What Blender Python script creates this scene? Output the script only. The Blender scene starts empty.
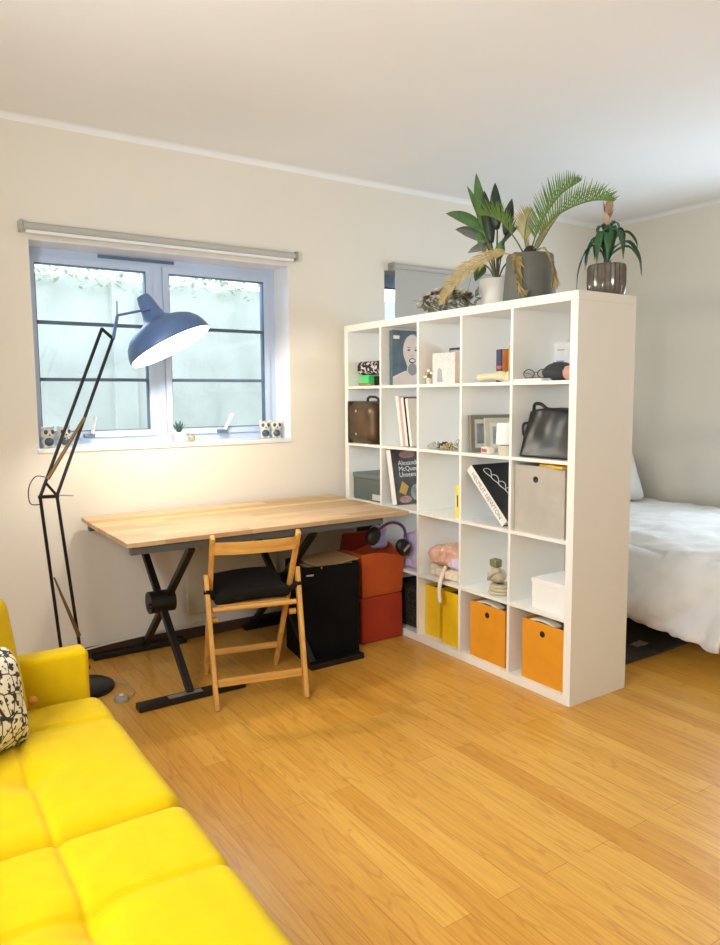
import bpy, bmesh, math, random
from mathutils import Vector, Matrix, noise
random.seed(7)
S = bpy.context.scene
C = S.collection
PI = math.pi
V = Vector

# ------------------------------------------------------------------ materials
def srgb(r, g, b):
    f = lambda c: c/12.92 if c <= .04045 else ((c+.055)/1.055)**2.4
    return (f(r/255), f(g/255), f(b/255), 1)

def mat(name, rgb, rough=.6, metal=0, var=.06, scale=12, bump=0, bscale=60, spec=.5, sheen=0, trans=0, coat=0):
    m = bpy.data.materials.new(name); m.use_nodes = True
    nt = m.node_tree; b = nt.nodes['Principled BSDF']
    b.inputs['Roughness'].default_value = rough; b.inputs['Metallic'].default_value = metal
    b.inputs['Specular IOR Level'].default_value = spec
    b.inputs['Sheen Weight'].default_value = sheen
    b.inputs['Transmission Weight'].default_value = trans
    b.inputs['Coat Weight'].default_value = coat
    c = srgb(*rgb)
    tc = nt.nodes.new('ShaderNodeTexCoord')
    n = nt.nodes.new('ShaderNodeTexNoise'); n.inputs['Scale'].default_value = scale; n.inputs['Detail'].default_value = 3
    nt.links.new(tc.outputs['Object'], n.inputs['Vector'])
    r = nt.nodes.new('ShaderNodeValToRGB')
    r.color_ramp.elements[0].position = .3; r.color_ramp.elements[1].position = .7
    r.color_ramp.elements[0].color = tuple(max(0, x*(1-var)) for x in c[:3])+(1,)
    r.color_ramp.elements[1].color = tuple(min(1, x*(1+var)) for x in c[:3])+(1,)
    nt.links.new(n.outputs['Fac'], r.inputs['Fac']); nt.links.new(r.outputs['Color'], b.inputs['Base Color'])
    if bump:
        n2 = nt.nodes.new('ShaderNodeTexNoise'); n2.inputs['Scale'].default_value = bscale; n2.inputs['Detail'].default_value = 4
        nt.links.new(tc.outputs['Object'], n2.inputs['Vector'])
        bp = nt.nodes.new('ShaderNodeBump'); bp.inputs['Strength'].default_value = bump; bp.inputs['Distance'].default_value = .01
        nt.links.new(n2.outputs['Fac'], bp.inputs['Height']); nt.links.new(bp.outputs['Normal'], b.inputs['Normal'])
    return m

def mix_rgb(nt, fac, a, b, mode='MIX'):
    n = nt.nodes.new('ShaderNodeMix'); n.data_type = 'RGBA'; n.blend_type = mode
    for s, v in ((0, fac), (6, a), (7, b)):
        if hasattr(v, 'is_linked') or hasattr(v, 'node'): nt.links.new(v, n.inputs[s])
        else: n.inputs[s].default_value = v
    return n.outputs[2]

def mapped(nt, scale=(1, 1, 1), rot=(0, 0, 0), coord='Object', loc=(0, 0, 0)):
    tc = nt.nodes.new('ShaderNodeTexCoord'); mp = nt.nodes.new('ShaderNodeMapping')
    mp.inputs['Scale'].default_value = scale; mp.inputs['Rotation'].default_value = rot; mp.inputs['Location'].default_value = loc
    nt.links.new(tc.outputs[coord], mp.inputs['Vector']); return mp.outputs['Vector']

def ramp(nt, src, stops):
    r = nt.nodes.new('ShaderNodeValToRGB'); e = r.color_ramp.elements
    while len(e) < len(stops): e.new(.5)
    for i, (p, c) in enumerate(stops): e[i].position = p; e[i].color = c
    nt.links.new(src, r.inputs['Fac']); return r.outputs['Color']

def floor_material():
    m = bpy.data.materials.new('oak_laminate'); m.use_nodes = True
    nt = m.node_tree; b = nt.nodes['Principled BSDF']
    v = mapped(nt, rot=(0, 0, PI/2))
    br = nt.nodes.new('ShaderNodeTexBrick'); br.offset = .37; br.offset_frequency = 2
    br.inputs['Scale'].default_value = 1; br.inputs['Brick Width'].default_value = 1.15; br.inputs['Row Height'].default_value = .096
    br.inputs['Mortar Size'].default_value = .0009; br.inputs['Mortar Smooth'].default_value = .2; br.inputs['Bias'].default_value = 0
    br.inputs['Color1'].default_value = srgb(206, 146, 52); br.inputs['Color2'].default_value = srgb(222, 168, 74)
    br.inputs['Mortar'].default_value = srgb(166, 110, 44)
    nt.links.new(v, br.inputs['Vector'])
    # per-plank shift for the grain
    cell = nt.nodes.new('ShaderNodeTexWhiteNoise'); cell.noise_dimensions = '1D'
    sx = nt.nodes.new('ShaderNodeSeparateXYZ'); nt.links.new(v, sx.inputs[0])
    dv = nt.nodes.new('ShaderNodeMath'); dv.operation = 'DIVIDE'; dv.inputs[1].default_value = .096; nt.links.new(sx.outputs[1], dv.inputs[0])
    fl = nt.nodes.new('ShaderNodeMath'); fl.operation = 'FLOOR'; nt.links.new(dv.outputs[0], fl.inputs[0])
    nt.links.new(fl.outputs[0], cell.inputs['W'])
    sc = nt.nodes.new('ShaderNodeVectorMath'); sc.operation = 'SCALE'; sc.inputs['Scale'].default_value = 7
    nt.links.new(cell.outputs['Color'], sc.inputs[0])
    ad = nt.nodes.new('ShaderNodeVectorMath'); ad.operation = 'ADD'; nt.links.new(v, ad.inputs[0]); nt.links.new(sc.outputs[0], ad.inputs[1])
    mp = nt.nodes.new('ShaderNodeMapping'); mp.inputs['Scale'].default_value = (1.1, 9, 1); nt.links.new(ad.outputs[0], mp.inputs[0])
    n1 = nt.nodes.new('ShaderNodeTexNoise'); n1.inputs['Scale'].default_value = 1.4; n1.inputs['Detail'].default_value = 2; nt.links.new(mp.outputs[0], n1.inputs[0])
    # cathedral rings: contour lines of a stretched noise
    mu = nt.nodes.new('ShaderNodeMath'); mu.operation = 'MULTIPLY'; mu.inputs[1].default_value = 44; nt.links.new(n1.outputs['Fac'], mu.inputs[0])
    sn = nt.nodes.new('ShaderNodeMath'); sn.operation = 'SINE'; nt.links.new(mu.outputs[0], sn.inputs[0])
    ring = ramp(nt, sn.outputs[0], [(0, (1, 1, 1, 1)), (.75, (1, 1, 1, 1)), (1, (.84, .78, .7, 1))])
    mp2 = nt.nodes.new('ShaderNodeMapping'); mp2.inputs['Scale'].default_value = (4, 130, 1); nt.links.new(ad.outputs[0], mp2.inputs[0])
    n2 = nt.nodes.new('ShaderNodeTexNoise'); n2.inputs['Scale'].default_value = 1; n2.inputs['Detail'].default_value = 3; nt.links.new(mp2.outputs[0], n2.inputs[0])
    fine = ramp(nt, n2.outputs['Fac'], [(.35, (.84, .80, .74, 1)), (.6, (1.0, 1.0, 1.0, 1))])
    c = mix_rgb(nt, .8, br.outputs['Color'], ring, 'MULTIPLY'); c = mix_rgb(nt, .8, c, fine, 'MULTIPLY')
    nt.links.new(c, b.inputs['Base Color']); b.inputs['Roughness'].default_value = .33; b.inputs['Specular IOR Level'].default_value = .5
    return m

def wood(name, a, bcol, axis=0, rough=.45, scale=1):
    m = bpy.data.materials.new(name); m.use_nodes = True
    nt = m.node_tree; b = nt.nodes['Principled BSDF']
    s = [22*scale]*3; s[axis] = 1.6*scale
    v = mapped(nt, tuple(s))
    n = nt.nodes.new('ShaderNodeTexNoise'); n.inputs['Scale'].default_value = 1.6; n.inputs['Detail'].default_value = 5; n.inputs['Distortion'].default_value = .6
    nt.links.new(v, n.inputs[0])
    nt.links.new(ramp(nt, n.outputs['Fac'], [(.3, srgb(*a)), (.7, srgb(*bcol))]), b.inputs['Base Color'])
    b.inputs['Roughness'].default_value = rough
    return m

def desk_material():
    m = bpy.data.materials.new('rustic_oak_top'); m.use_nodes = True
    nt = m.node_tree; b = nt.nodes['Principled BSDF']
    v = mapped(nt)
    br = nt.nodes.new('ShaderNodeTexBrick'); br.offset = .41
    br.inputs['Scale'].default_value = 1; br.inputs['Brick Width'].default_value = .42; br.inputs['Row Height'].default_value = .07
    br.inputs['Mortar Size'].default_value = .0004
    br.inputs['Color1'].default_value = srgb(182, 146, 104); br.inputs['Color2'].default_value = srgb(212, 182, 142); br.inputs['Mortar'].default_value = srgb(140, 98, 58)
    nt.links.new(v, br.inputs['Vector'])
    n = nt.nodes.new('ShaderNodeTexNoise'); n.inputs['Scale'].default_value = 1.5; n.inputs['Detail'].default_value = 5
    nt.links.new(mapped(nt, (3, 40, 10)), n.inputs[0])
    g = ramp(nt, n.outputs['Fac'], [(.3, (.78, .72, .64, 1)), (.65, (1, 1, 1, 1))])
    nt.links.new(mix_rgb(nt, .8, br.outputs['Color'], g, 'MULTIPLY'), b.inputs['Base Color']); b.inputs['Roughness'].default_value = .38
    return m

def glass_pane():
    m = bpy.data.materials.new('window_glass'); m.use_nodes = True
    nt = m.node_tree; nt.nodes.clear()
    o = nt.nodes.new('ShaderNodeOutputMaterial'); mx = nt.nodes.new('ShaderNodeMixShader')
    t = nt.nodes.new('ShaderNodeBsdfTransparent'); t.inputs[0].default_value = (.92, .96, 1, 1)
    g = nt.nodes.new('ShaderNodeBsdfGlossy'); g.inputs['Roughness'].default_value = .02
    f = nt.nodes.new('ShaderNodeFresnel'); f.inputs[0].default_value = 1.45
    nt.links.new(f.outputs[0], mx.inputs[0]); nt.links.new(t.outputs[0], mx.inputs[1]); nt.links.new(g.outputs[0], mx.inputs[2]); nt.links.new(mx.outputs[0], o.inputs[0])
    return m

def emit(name, rgb, s):
    m = bpy.data.materials.new(name); m.use_nodes = True
    b = m.node_tree.nodes['Principled BSDF']; b.inputs['Base Color'].default_value = srgb(*rgb)
    b.inputs['Emission Color'].default_value = srgb(*rgb); b.inputs['Emission Strength'].default_value = s
    return m

def spots(name, base, ink, scale=40, thr=.52, width=.06, rough=.8, kind='voronoi'):
    """cloth printed with a dark drawn pattern"""
    m = bpy.data.materials.new(name); m.use_nodes = True
    nt = m.node_tree; b = nt.nodes['Principled BSDF']
    v = mapped(nt)
    if kind == 'voronoi':
        t = nt.nodes.new('ShaderNodeTexVoronoi'); t.feature = 'DISTANCE_TO_EDGE'; t.inputs['Scale'].default_value = scale; nt.links.new(v, t.inputs[0]); f = t.outputs['Distance']
        l1 = ramp(nt, f, [(0, (1, 1, 1, 1)), (width, (1, 1, 1, 1)), (width+.02, (0, 0, 0, 1))])
        n = nt.nodes.new('ShaderNodeTexNoise'); n.inputs['Scale'].default_value = scale*2.4; n.inputs['Detail'].default_value = 2; nt.links.new(v, n.inputs[0])
        l2 = ramp(nt, n.outputs['Fac'], [(thr, (0, 0, 0, 1)), (thr+.03, (1, 1, 1, 1))])
        fac = mix_rgb(nt, 1, l1, l2, 'LIGHTEN')
    else:
        n = nt.nodes.new('ShaderNodeTexNoise'); n.inputs['Scale'].default_value = scale; n.inputs['Detail'].default_value = 1; nt.links.new(v, n.inputs[0])
        fac = ramp(nt, n.outputs['Fac'], [(thr, (0, 0, 0, 1)), (thr+.03, (1, 1, 1, 1))])
    nt.links.new(mix_rgb(nt, fac, srgb(*base), srgb(*ink)), b.inputs['Base Color']); b.inputs['Roughness'].default_value = rough
    return m

M = dict(
    wall=mat('wall_paint', (235, 228, 214), .85, var=.02, scale=1.2, bump=.03, bscale=90),
    ceiling=mat('ceiling_paint', (243, 242, 240), .9, var=.015, scale=1),
    floor=floor_material(), skirting=mat('dark_skirting', (70, 48, 34), .5),
    upvc=mat('glare_tinted_window_plastic', (196, 213, 238), .35, var=.02),  # white frames; the blue glare over them is put into this colour
    reveal=mat('white_gloss_sill', (236, 238, 240), .4, var=.02), glass=glass_pane(), gasket=mat('grey_gasket', (92, 110, 132), .5),
    render=mat('cream_render', (198, 198, 188), .95, var=.12, scale=3, bump=.6, bscale=14),
    ivy=mat('outdoor_leaves', (190, 204, 168), .8, var=.3, scale=20), paving=mat('paving', (176, 172, 160), .9),
    blind=mat('grey_blind_fabric', (186, 184, 177), .85, var=.02, scale=200), steel=mat('brushed_steel', (178, 178, 176), .3, .9),
    white=mat('white_foil', (240, 236, 226), .38, var=.012, scale=3), whitebox=mat('white_card', (240, 238, 232), .6, var=.02),
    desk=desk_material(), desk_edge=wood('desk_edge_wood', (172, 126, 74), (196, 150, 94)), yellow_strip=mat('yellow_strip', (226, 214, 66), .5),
    grey_steel=mat('grey_painted_steel', (84, 86, 86), .42, .3), black_steel=mat('black_painted_steel', (24, 22, 20), .42, .2), silver=mat('silver_label', (190, 188, 180), .3, .7),
    beech=wood('beech_chair', (196, 138, 62), (224, 172, 92), 2, .42), beechx=wood('beech_slat', (196, 138, 62), (224, 172, 92), 0, .42),
    black_cloth=mat('black_cloth', (30, 26, 23), .9, bump=.2, bscale=150), seat_cloth=mat('black_seat_pad', (27, 22, 17), .95, spec=.2, bump=.2, bscale=120),
    lamp=mat('hazed_lamp_metal', (88, 116, 162), .4, .1), lamp_white=mat('white_lamp_lining', (245, 244, 240), .6), lamp_pole=mat('black_lamp_tube', (20, 20, 24), .35, .3),  # blue glare haze over the lamp head is mixed into its metal colour
    spring=mat('brass_spring', (128, 106, 66), .4, .8), cable=mat('white_cable', (222, 218, 206), .5), clear=mat('clear_plastic', (226, 218, 200), .2, trans=.5), bulb=emit('bulb_glow', (255, 240, 214), 30),
    sofa=mat('yellow_upholstery', (212, 176, 2), .88, spec=.15, var=.04, scale=20, bump=.12, bscale=420, sheen=.05), wood_ball=mat('orange_wood', (196, 120, 30), .4),
    doodle=spots('doodle_cloth', (226, 214, 186), (38, 34, 30), 24, .55, .03), wood_leg=mat('beech_leg', (150, 104, 60), .5),
    black_box=mat('black_fabric_box', (7, 6, 6), .9, spec=.2, bump=.15, bscale=200), kraft=mat('kraft_paper', (174, 140, 90), .8, var=.12), red=mat('red_felt', (160, 46, 16), .8, bump=.15, bscale=160), red2=mat('orange_red_fabric', (184, 78, 22), .75, bump=.15, bscale=160),
    red_in=mat('dark_red_lining', (140, 34, 18), .8), purple=mat('purple_plastic', (112, 70, 128), .4), black_soft=mat('black_leatherette', (14, 13, 13), .5), lilac=mat('lilac_cloth', (196, 182, 214), .85, var=.12, scale=30), pale_cloth=mat('pale_cloth', (222, 214, 206), .9, var=.12, scale=25),
    heater=mat('cream_heater_panel', (204, 194, 164), .5), board=mat('cream_board', (196, 188, 164), .7), olive=mat('dark_olive', (36, 38, 32), .7),
    greencard=mat('green_card', (92, 222, 128), .6), floral=spots('black_floral_cloth', (40, 34, 36), (214, 196, 200), 55, .54, kind='noise'), tanwood=mat('tan_wood', (180, 130, 80), .5),
    cover_blue=mat('slate_cover', (86, 104, 114), .35, var=.25, scale=14), skin=mat('pale_portrait_skin', (230, 212, 200), .4, var=.05), hair=mat('portrait_hair', (150, 156, 158), .4), lips=mat('portrait_dark', (70, 52, 48), .4), jaw=mat('portrait_jaw', (150, 152, 146), .4), page=mat('paper_pages', (240, 234, 220), .8),
    pink=spots('pink_sketch_card', (240, 222, 216), (222, 200, 198), 22, .66, .012), peach=mat('peach_card', (226, 190, 150), .6), charcoal=mat('charcoal', (48, 48, 50), .5), mirror=mat('mirror_grey', (176, 180, 184), .12, .7),
    bone=mat('bone_ceramic', (226, 212, 172), .5), navy=mat('navy_card', (52, 58, 96), .5), redstripe=mat('red_band', (198, 92, 74), .5), tancover=mat('tan_cover', (206, 170, 112), .6), orange_spine=mat('orange_edge', (206, 128, 70), .6),
    card=mat('printed_card', (222, 220, 218), .5), cardblue=mat('blue_print', (120, 142, 180), .5), cap=mat('dark_grey_cap', (58, 60, 60), .8), lens=mat('spectacle_lens', (236, 236, 232), .05, trans=.95), pinkskin=mat('pink_ball', (206, 156, 136), .5),
    bronze=mat('bronze_leather', (84, 64, 42), .34, .4, var=.28, scale=8), darkbrown=mat('dark_brown_leather', (58, 46, 36), .5), pinkpaper=mat('pink_book_cloth', (206, 168, 158), .6), blackcover=mat('black_cover', (34, 34, 34), .4), cream=mat('cream_cover', (236, 230, 216), .6),
    bead=mat('silver_beads', (206, 204, 196), .3, .5, var=.3, scale=50), beadblack=mat('black_beads', (40, 38, 40), .3), beadgold=mat('gold_beads', (190, 170, 120), .3, .6),
    frame_grey=mat('grey_frame', (126, 120, 106), .5), frame_cream=mat('cream_frame', (206, 198, 178), .5), photo=mat('photo_print', (150, 152, 150), .4, var=.4, scale=18), lampshade=mat('white_lampshade', (246, 242, 238), .7), ceramic=mat('cream_ceramic', (214, 204, 182), .4), redlabel=mat('red_print', (176, 92, 88), .5),
    leather=mat('black_leather', (28, 30, 27), .4, var=.1), greybox=mat('grey_green_box', (84, 92, 88), .55), greylid=mat('grey_lid', (104, 112, 108), .5), label=mat('label_plate', (200, 200, 196), .5),
    bookdark=mat('dark_collage_cover', (74, 68, 66), .35, var=.6, scale=16), gold=mat('gold_print', (196, 156, 64), .4), print_white=mat('white_print', (232, 232, 228), .5), coverpink=mat('rose_print', (170, 130, 116), .4, var=.3, scale=40),
    yellowbook=mat('yellow_booklet', (246, 218, 68), .5), spine=mat('white_spine', (236, 232, 222), .5), print_grey=mat('grey_print', (150, 144, 136), .5), greybin=mat('grey_fabric_bin', (182, 174, 160), .85, bump=.15, bscale=220), hole=mat('dark_grommet', (36, 30, 26), .4), mustard=mat('yellow_strap', (226, 178, 40), .6),
    peachcloth=mat('peach_cloth', (226, 178, 152), .9, var=.12, scale=20), creamcloth=mat('cream_cloth', (232, 216, 190), .9, var=.1, scale=20), lilaccloth=mat('pale_lilac_cloth', (214, 200, 218), .9), ropebeige=mat('beige_webbing', (198, 186, 158), .85, bump=.2, bscale=200), khaki=mat('khaki_tin', (130, 128, 84), .5),
    yellowbag=mat('yellow_folder', (242, 194, 20), .55, var=.05), orangebin=mat('orange_fabric_box', (224, 148, 22), .75, bump=.12, bscale=240), papers=mat('grey_papers', (170, 160, 140), .7, var=.2, scale=40), wicker=spots('dark_wicker', (54, 40, 28), (20, 14, 10), 60, .5, kind='noise'),
    pot_grey=mat('grey_planter', (98, 98, 88), .6), pot_white=mat('frosted_white_pot', (222, 216, 204), .45), soil=mat('soil', (60, 44, 32), .95, var=.3, scale=60), leaf=mat('palm_green', (92, 124, 50), .5, var=.2, scale=14), leafy=mat('palm_yellowing', (178, 168, 104), .6, var=.2, scale=20), dead=mat('dried_frond', (176, 154, 102), .75, var=.2, scale=30),
    broad=mat('broad_leaf_green', (80, 118, 62), .4, var=.25, scale=18), broadgrey=mat('broad_leaf_back', (112, 112, 104), .5, var=.15, scale=18), broaddark=mat('broad_leaf_dark', (40, 58, 42), .42, var=.2, scale=18), stem=mat('plant_stem', (104, 112, 62), .6), stemdark=mat('dark_stem', (56, 52, 40), .7),
    ribglass=mat('smoked_ribbed_glass', (104, 96, 86), .18, .3, var=.2, scale=30, coat=.5), bract=mat('faded_flower_spike', (176, 146, 122), .7, var=.15, scale=30), brom=mat('strap_leaf_green', (44, 86, 50), .42, var=.2, scale=14),
    petal=mat('dried_white_petal', (236, 228, 214), .8, var=.12, scale=50), burg=mat('dried_burgundy', (112, 72, 70), .8, var=.2, scale=50), sage=mat('dried_sage_leaf', (136, 138, 108), .8, var=.25, scale=50),
    panda_white=mat('glazed_white', (222, 218, 204), .3, var=.05), panda_black=mat('glazed_slate', (60, 76, 96), .3), pinkpot=mat('pink_pot', (222, 196, 200), .5), succ=mat('blue_green_succulent', (52, 92, 88), .5, var=.2, scale=40), goldball=mat('gold_marbled_ball', (176, 156, 110), .35, .2, var=.4, scale=60),
    duvet=mat('white_duvet', (226, 222, 216), .9, var=.015, bump=.08, bscale=40, sheen=.2), pillow=mat('white_pillow', (222, 222, 214), .9, var=.02, sheen=.2), bedbase=mat('grey_bed_base', (120, 114, 98), .8), rug=mat('dark_rug', (62, 56, 46), .95, var=.3, scale=30, bump=.4, bscale=160), rugpale=mat('worn_rug_patch', (150, 142, 120), .95, var=.2, scale=40),
)

# ------------------------------------------------------------------ mesh helpers
class MB:
    def __init__(s): s.bm = bmesh.new()
    def box(s, lo, hi, rot=None, piv=None, bev=0):
        lo, hi = V(lo), V(hi); c = (lo+hi)/2
        r = bmesh.ops.create_cube(s.bm, size=1)
        vs = r['verts']
        bmesh.ops.scale(s.bm, vec=hi-lo, verts=vs); bmesh.ops.translate(s.bm, vec=c, verts=vs)
        if bev:
            es = list({e for v in vs for e in v.link_edges})
            rb = bmesh.ops.bevel(s.bm, geom=es, offset=bev, segments=2, affect='EDGES', profile=.5)
            vs = list({v for v in rb['verts']} | {v for f in rb['faces'] for v in f.verts})
        if rot is not None: bmesh.ops.rotate(s.bm, cent=V(piv) if piv is not None else c, matrix=rot, verts=vs)
        return s
    def bar(s, a, b, w, h, up=(0, 0, 1), bev=0):
        """rectangular bar from a to b, w across, h along up"""
        a, b = V(a), V(b); d = (b-a); L = d.length; d.normalize()
        u = V(up); u = u-d*u.dot(d)
        if u.length < 1e-4: u = V((0, 1, 0))-d*d.y
        u.normalize(); x = d.cross(u)
        m = Matrix(((d.x, x.x, u.x), (d.y, x.y, u.y), (d.z, x.z, u.z)))
        r = bmesh.ops.create_cube(s.bm, size=1); vs = r['verts']
        bmesh.ops.scale(s.bm, vec=V((L, w, h)), verts=vs)
        if bev:
            es = list({e for v in vs for e in v.link_edges})
            rb = bmesh.ops.bevel(s.bm, geom=es, offset=bev, segments=2, affect='EDGES', profile=.5)
            vs = list({v for v in rb['verts']} | {v for f in rb['faces'] for v in f.verts})
        for v in vs: v.co = m @ v.co+(a+b)/2
        return s
    def tube(s, pts, r, seg=8, cap=True):
        pts = [V(p) for p in pts]; n = len(pts)
        rad = r if isinstance(r, (list, tuple)) else [r]*n
        rings = []; prev = None
        for i, p in enumerate(pts):
            t = (pts[min(i+1, n-1)]-pts[max(i-1, 0)]).normalized()
            if prev is None:
                u = t.cross(V((0, 0, 1)));
                if u.length < .05: u = t.cross(V((1, 0, 0)))
            else: u = prev-t*prev.dot(t)
            u.normalize(); prev = u; w = t.cross(u)
            rings.append([s.bm.verts.new(p+(u*math.cos(2*PI*k/seg)+w*math.sin(2*PI*k/seg))*rad[i]) for k in range(seg)])
        for a, b in zip(rings, rings[1:]):
            for k in range(seg): s.bm.faces.new((a[k], a[(k+1) % seg], b[(k+1) % seg], b[k]))
        if cap: s.bm.faces.new(rings[0][::-1]); s.bm.faces.new(rings[-1])
        return s
    def lathe(s, prof, c=(0, 0, 0), seg=24, axis=None, rib=0, nrib=0):
        """prof: (radius, height) list; closed where radius is 0"""
        c = V(c); z = V(axis).normalized() if axis is not None else V((0, 0, 1))
        x = z.cross(V((0, 1, 0)));
        if x.length < .05: x = V((1, 0, 0))
        x.normalize(); y = z.cross(x); rings = []
        for r, h in prof:
            if r <= 1e-6: rings.append([s.bm.verts.new(c+z*h)])
            else: rings.append([s.bm.verts.new(c+z*h+(x*math.cos(2*PI*k/seg)+y*math.sin(2*PI*k/seg))*(r*(1+rib*math.cos(nrib*2*PI*k/seg)))) for k in range(seg)])
        for a, b in zip(rings, rings[1:]):
            for k in range(seg):
                q = (k+1) % seg
                if len(a) == 1 and len(b) == 1: continue
                if len(a) == 1: s.bm.faces.new((a[0], b[q], b[k]))
                elif len(b) == 1: s.bm.faces.new((a[k], a[q], b[0]))
                else: s.bm.faces.new((a[k], a[q], b[q], b[k]))
        return s
    def ball(s, c, r, seg=16, rot=None):
        r = V(r) if not isinstance(r, (int, float)) else V((r, r, r))
        q = bmesh.ops.create_uvsphere(s.bm, u_segments=seg, v_segments=max(6, seg*2//3), radius=1)
        for v in q['verts']:
            p = V((v.co.x*r.x, v.co.y*r.y, v.co.z*r.z))
            if rot is not None: p = rot @ p
            v.co = p+V(c)
        return s
    def prism(s, poly, d):
        """poly: 3-D outline, extruded by vector d"""
        a = [s.bm.verts.new(V(p)) for p in poly]; b = [s.bm.verts.new(V(p)+V(d)) for p in poly]; n = len(a)
        s.bm.faces.new(a[::-1]); s.bm.faces.new(b)
        for i in range(n): s.bm.faces.new((a[i], a[(i+1) % n], b[(i+1) % n], b[i]))
        return s
    def rbox(s, size, r, n=(6, 6, 4), c=(0, 0, 0), fn=None, k=3):
        """rounded, finely divided box; fn reshapes each point (local, before the shift to c)"""
        h = [x/2 for x in size]; r = min([r]+[x*.999 for x in h]); ax = []
        for i in range(3):
            e = [h[i]-r+r*math.tan(PI/4*j/k) for j in range(k+1)]
            inner = h[i]-r
            mid = [-inner+2*inner*j/n[i] for j in range(1, n[i])] if inner > 1e-4 else []
            l = sorted(set([round(x, 6) for x in [-q for q in e]+mid+e]))
            ax.append(l)
        vd = {}
        def vert(p):
            key = tuple(round(x, 5) for x in p)
            if key not in vd:
                q = V([max(-(h[i]-r), min(h[i]-r, p[i])) for i in range(3)]); d = V(p)-q
                o = q+d.normalized()*r if d.length > 1e-9 else V(p)
                if fn: o = V(fn(o.copy()))
                vd[key] = s.bm.verts.new(o+V(c))
            return vd[key]
        for i in range(3):
            j, m = (i+1) % 3, (i+2) % 3
            for sgn in (-1, 1):
                for a0, a1 in zip(ax[j], ax[j][1:]):
                    for b0, b1 in zip(ax[m], ax[m][1:]):
                        qs = []
                        for a, b in ((a0, b0), (a1, b0), (a1, b1), (a0, b1)):
                            p = [0, 0, 0]; p[i] = sgn*h[i]; p[j] = a; p[m] = b; qs.append(vert(p))
                        if sgn < 0: qs.reverse()
                        if len(set(qs)) >= 3:
                            try: s.bm.faces.new(qs)
                            except ValueError: pass
        return s
    def leaf(s, pts, widths, up=(0, 0, 1), fold=.15, side=None):
        """blade along pts with half-widths; side fixes the across direction"""
        pts = [V(p) for p in pts]; n = len(pts); rows = []
        for i, p in enumerate(pts):
            t = (pts[min(i+1, n-1)]-pts[max(i-1, 0)]).normalized()
            a = V(side) if side is not None else t.cross(V(up))
            a = a-t*a.dot(t)
            if a.length < 1e-3: a = t.cross(V((1, 0, 0)))
            a.normalize(); nn = a.cross(t); w = max(widths[i], .0004)
            rows.append([s.bm.verts.new(p-a*w+nn*w*fold), s.bm.verts.new(p), s.bm.verts.new(p+a*w+nn*w*fold)])
        for a, b in zip(rows, rows[1:]):
            for k in range(2): s.bm.faces.new((a[k], a[k+1], b[k+1], b[k]))
        return s
    def build(s, name, m, parent=None, smooth=False, loc=None, solid=0, sub=0):
        bmesh.ops.recalc_face_normals(s.bm, faces=s.bm.faces)
        me = bpy.data.meshes.new(name); s.bm.to_mesh(me); s.bm.free()
        o = bpy.data.objects.new(name, me); C.objects.link(o)
        for q in (m if isinstance(m, (list, tuple)) else [m]): me.materials.append(M[q] if isinstance(q, str) else q)
        if smooth:
            for p in me.polygons: p.use_smooth = True
            if smooth != True:
                md = o.modifiers.new('split', 'EDGE_SPLIT'); md.split_angle = math.radians(smooth)
        if solid: md = o.modifiers.new('thick', 'SOLIDIFY'); md.thickness = solid; md.offset = 0
        if sub: md = o.modifiers.new('sub', 'SUBSURF'); md.levels = sub; md.render_levels = sub
        if parent: o.parent = parent
        if loc is not None: o.location = loc
        return o

def tag(o, label, cat, group=None, kind=None):
    o['label'] = label; o['category'] = cat
    if group: o['group'] = group
    if kind: o['kind'] = kind
    return o
def thing(name, label, cat, loc=(0, 0, 0), rz=0, group=None, rot=None):
    o = bpy.data.objects.new(name, None); C.objects.link(o); o.empty_display_size = .05
    o.location = loc; o.rotation_euler = rot if rot else (0, 0, rz)
    return tag(o, label, cat, group)
def struct(o): o['kind'] = 'structure'; return o
def copy_tree(o, parent=None):
    c = o.copy(); C.objects.link(c)
    if parent: c.parent = parent
    for ch in list(o.children): copy_tree(ch, c)
    return c
def text(name, body, size, m, parent, loc, rot, depth=.0006, align='LEFT', space=1, sx=1):
    cu = bpy.data.curves.new(name, 'FONT'); cu.body = body; cu.size = size; cu.extrude = depth; cu.align_x = align; cu.space_line = space
    t = bpy.data.objects.new('tmp', cu); C.objects.link(t)
    bpy.context.view_layer.update()
    me = bpy.data.meshes.new_from_object(t.evaluated_get(bpy.context.evaluated_depsgraph_get()))
    bpy.data.objects.remove(t)
    me.materials.clear(); me.materials.append(M[m])
    o = bpy.data.objects.new(name, me); C.objects.link(o); o.parent = parent; o.location = loc; o.rotation_euler = rot; o.scale = (sx, 1, 1)
    return o
def rz(a): return Matrix.Rotation(a, 3, 'Z')
def rx(a): return Matrix.Rotation(a, 3, 'X')
def ry(a): return Matrix.Rotation(a, 3, 'Y')
def bez(pts, n=14):
    """smooth path through pts (Catmull-Rom)"""
    P = [V(p) for p in pts]; P = [P[0]*2-P[1]]+P+[P[-1]*2-P[-2]]; out = []
    segs = len(P)-3
    for i in range(segs):
        a, b, c, d = P[i:i+4]; m = max(2, n//segs)
        for k in range(m+(i == segs-1)):
            t = k/m; out.append(.5*((2*b)+(c-a)*t+(2*a-5*b+4*c-d)*t*t+(3*b-a-3*c+d)*t**3))
    return out

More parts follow.
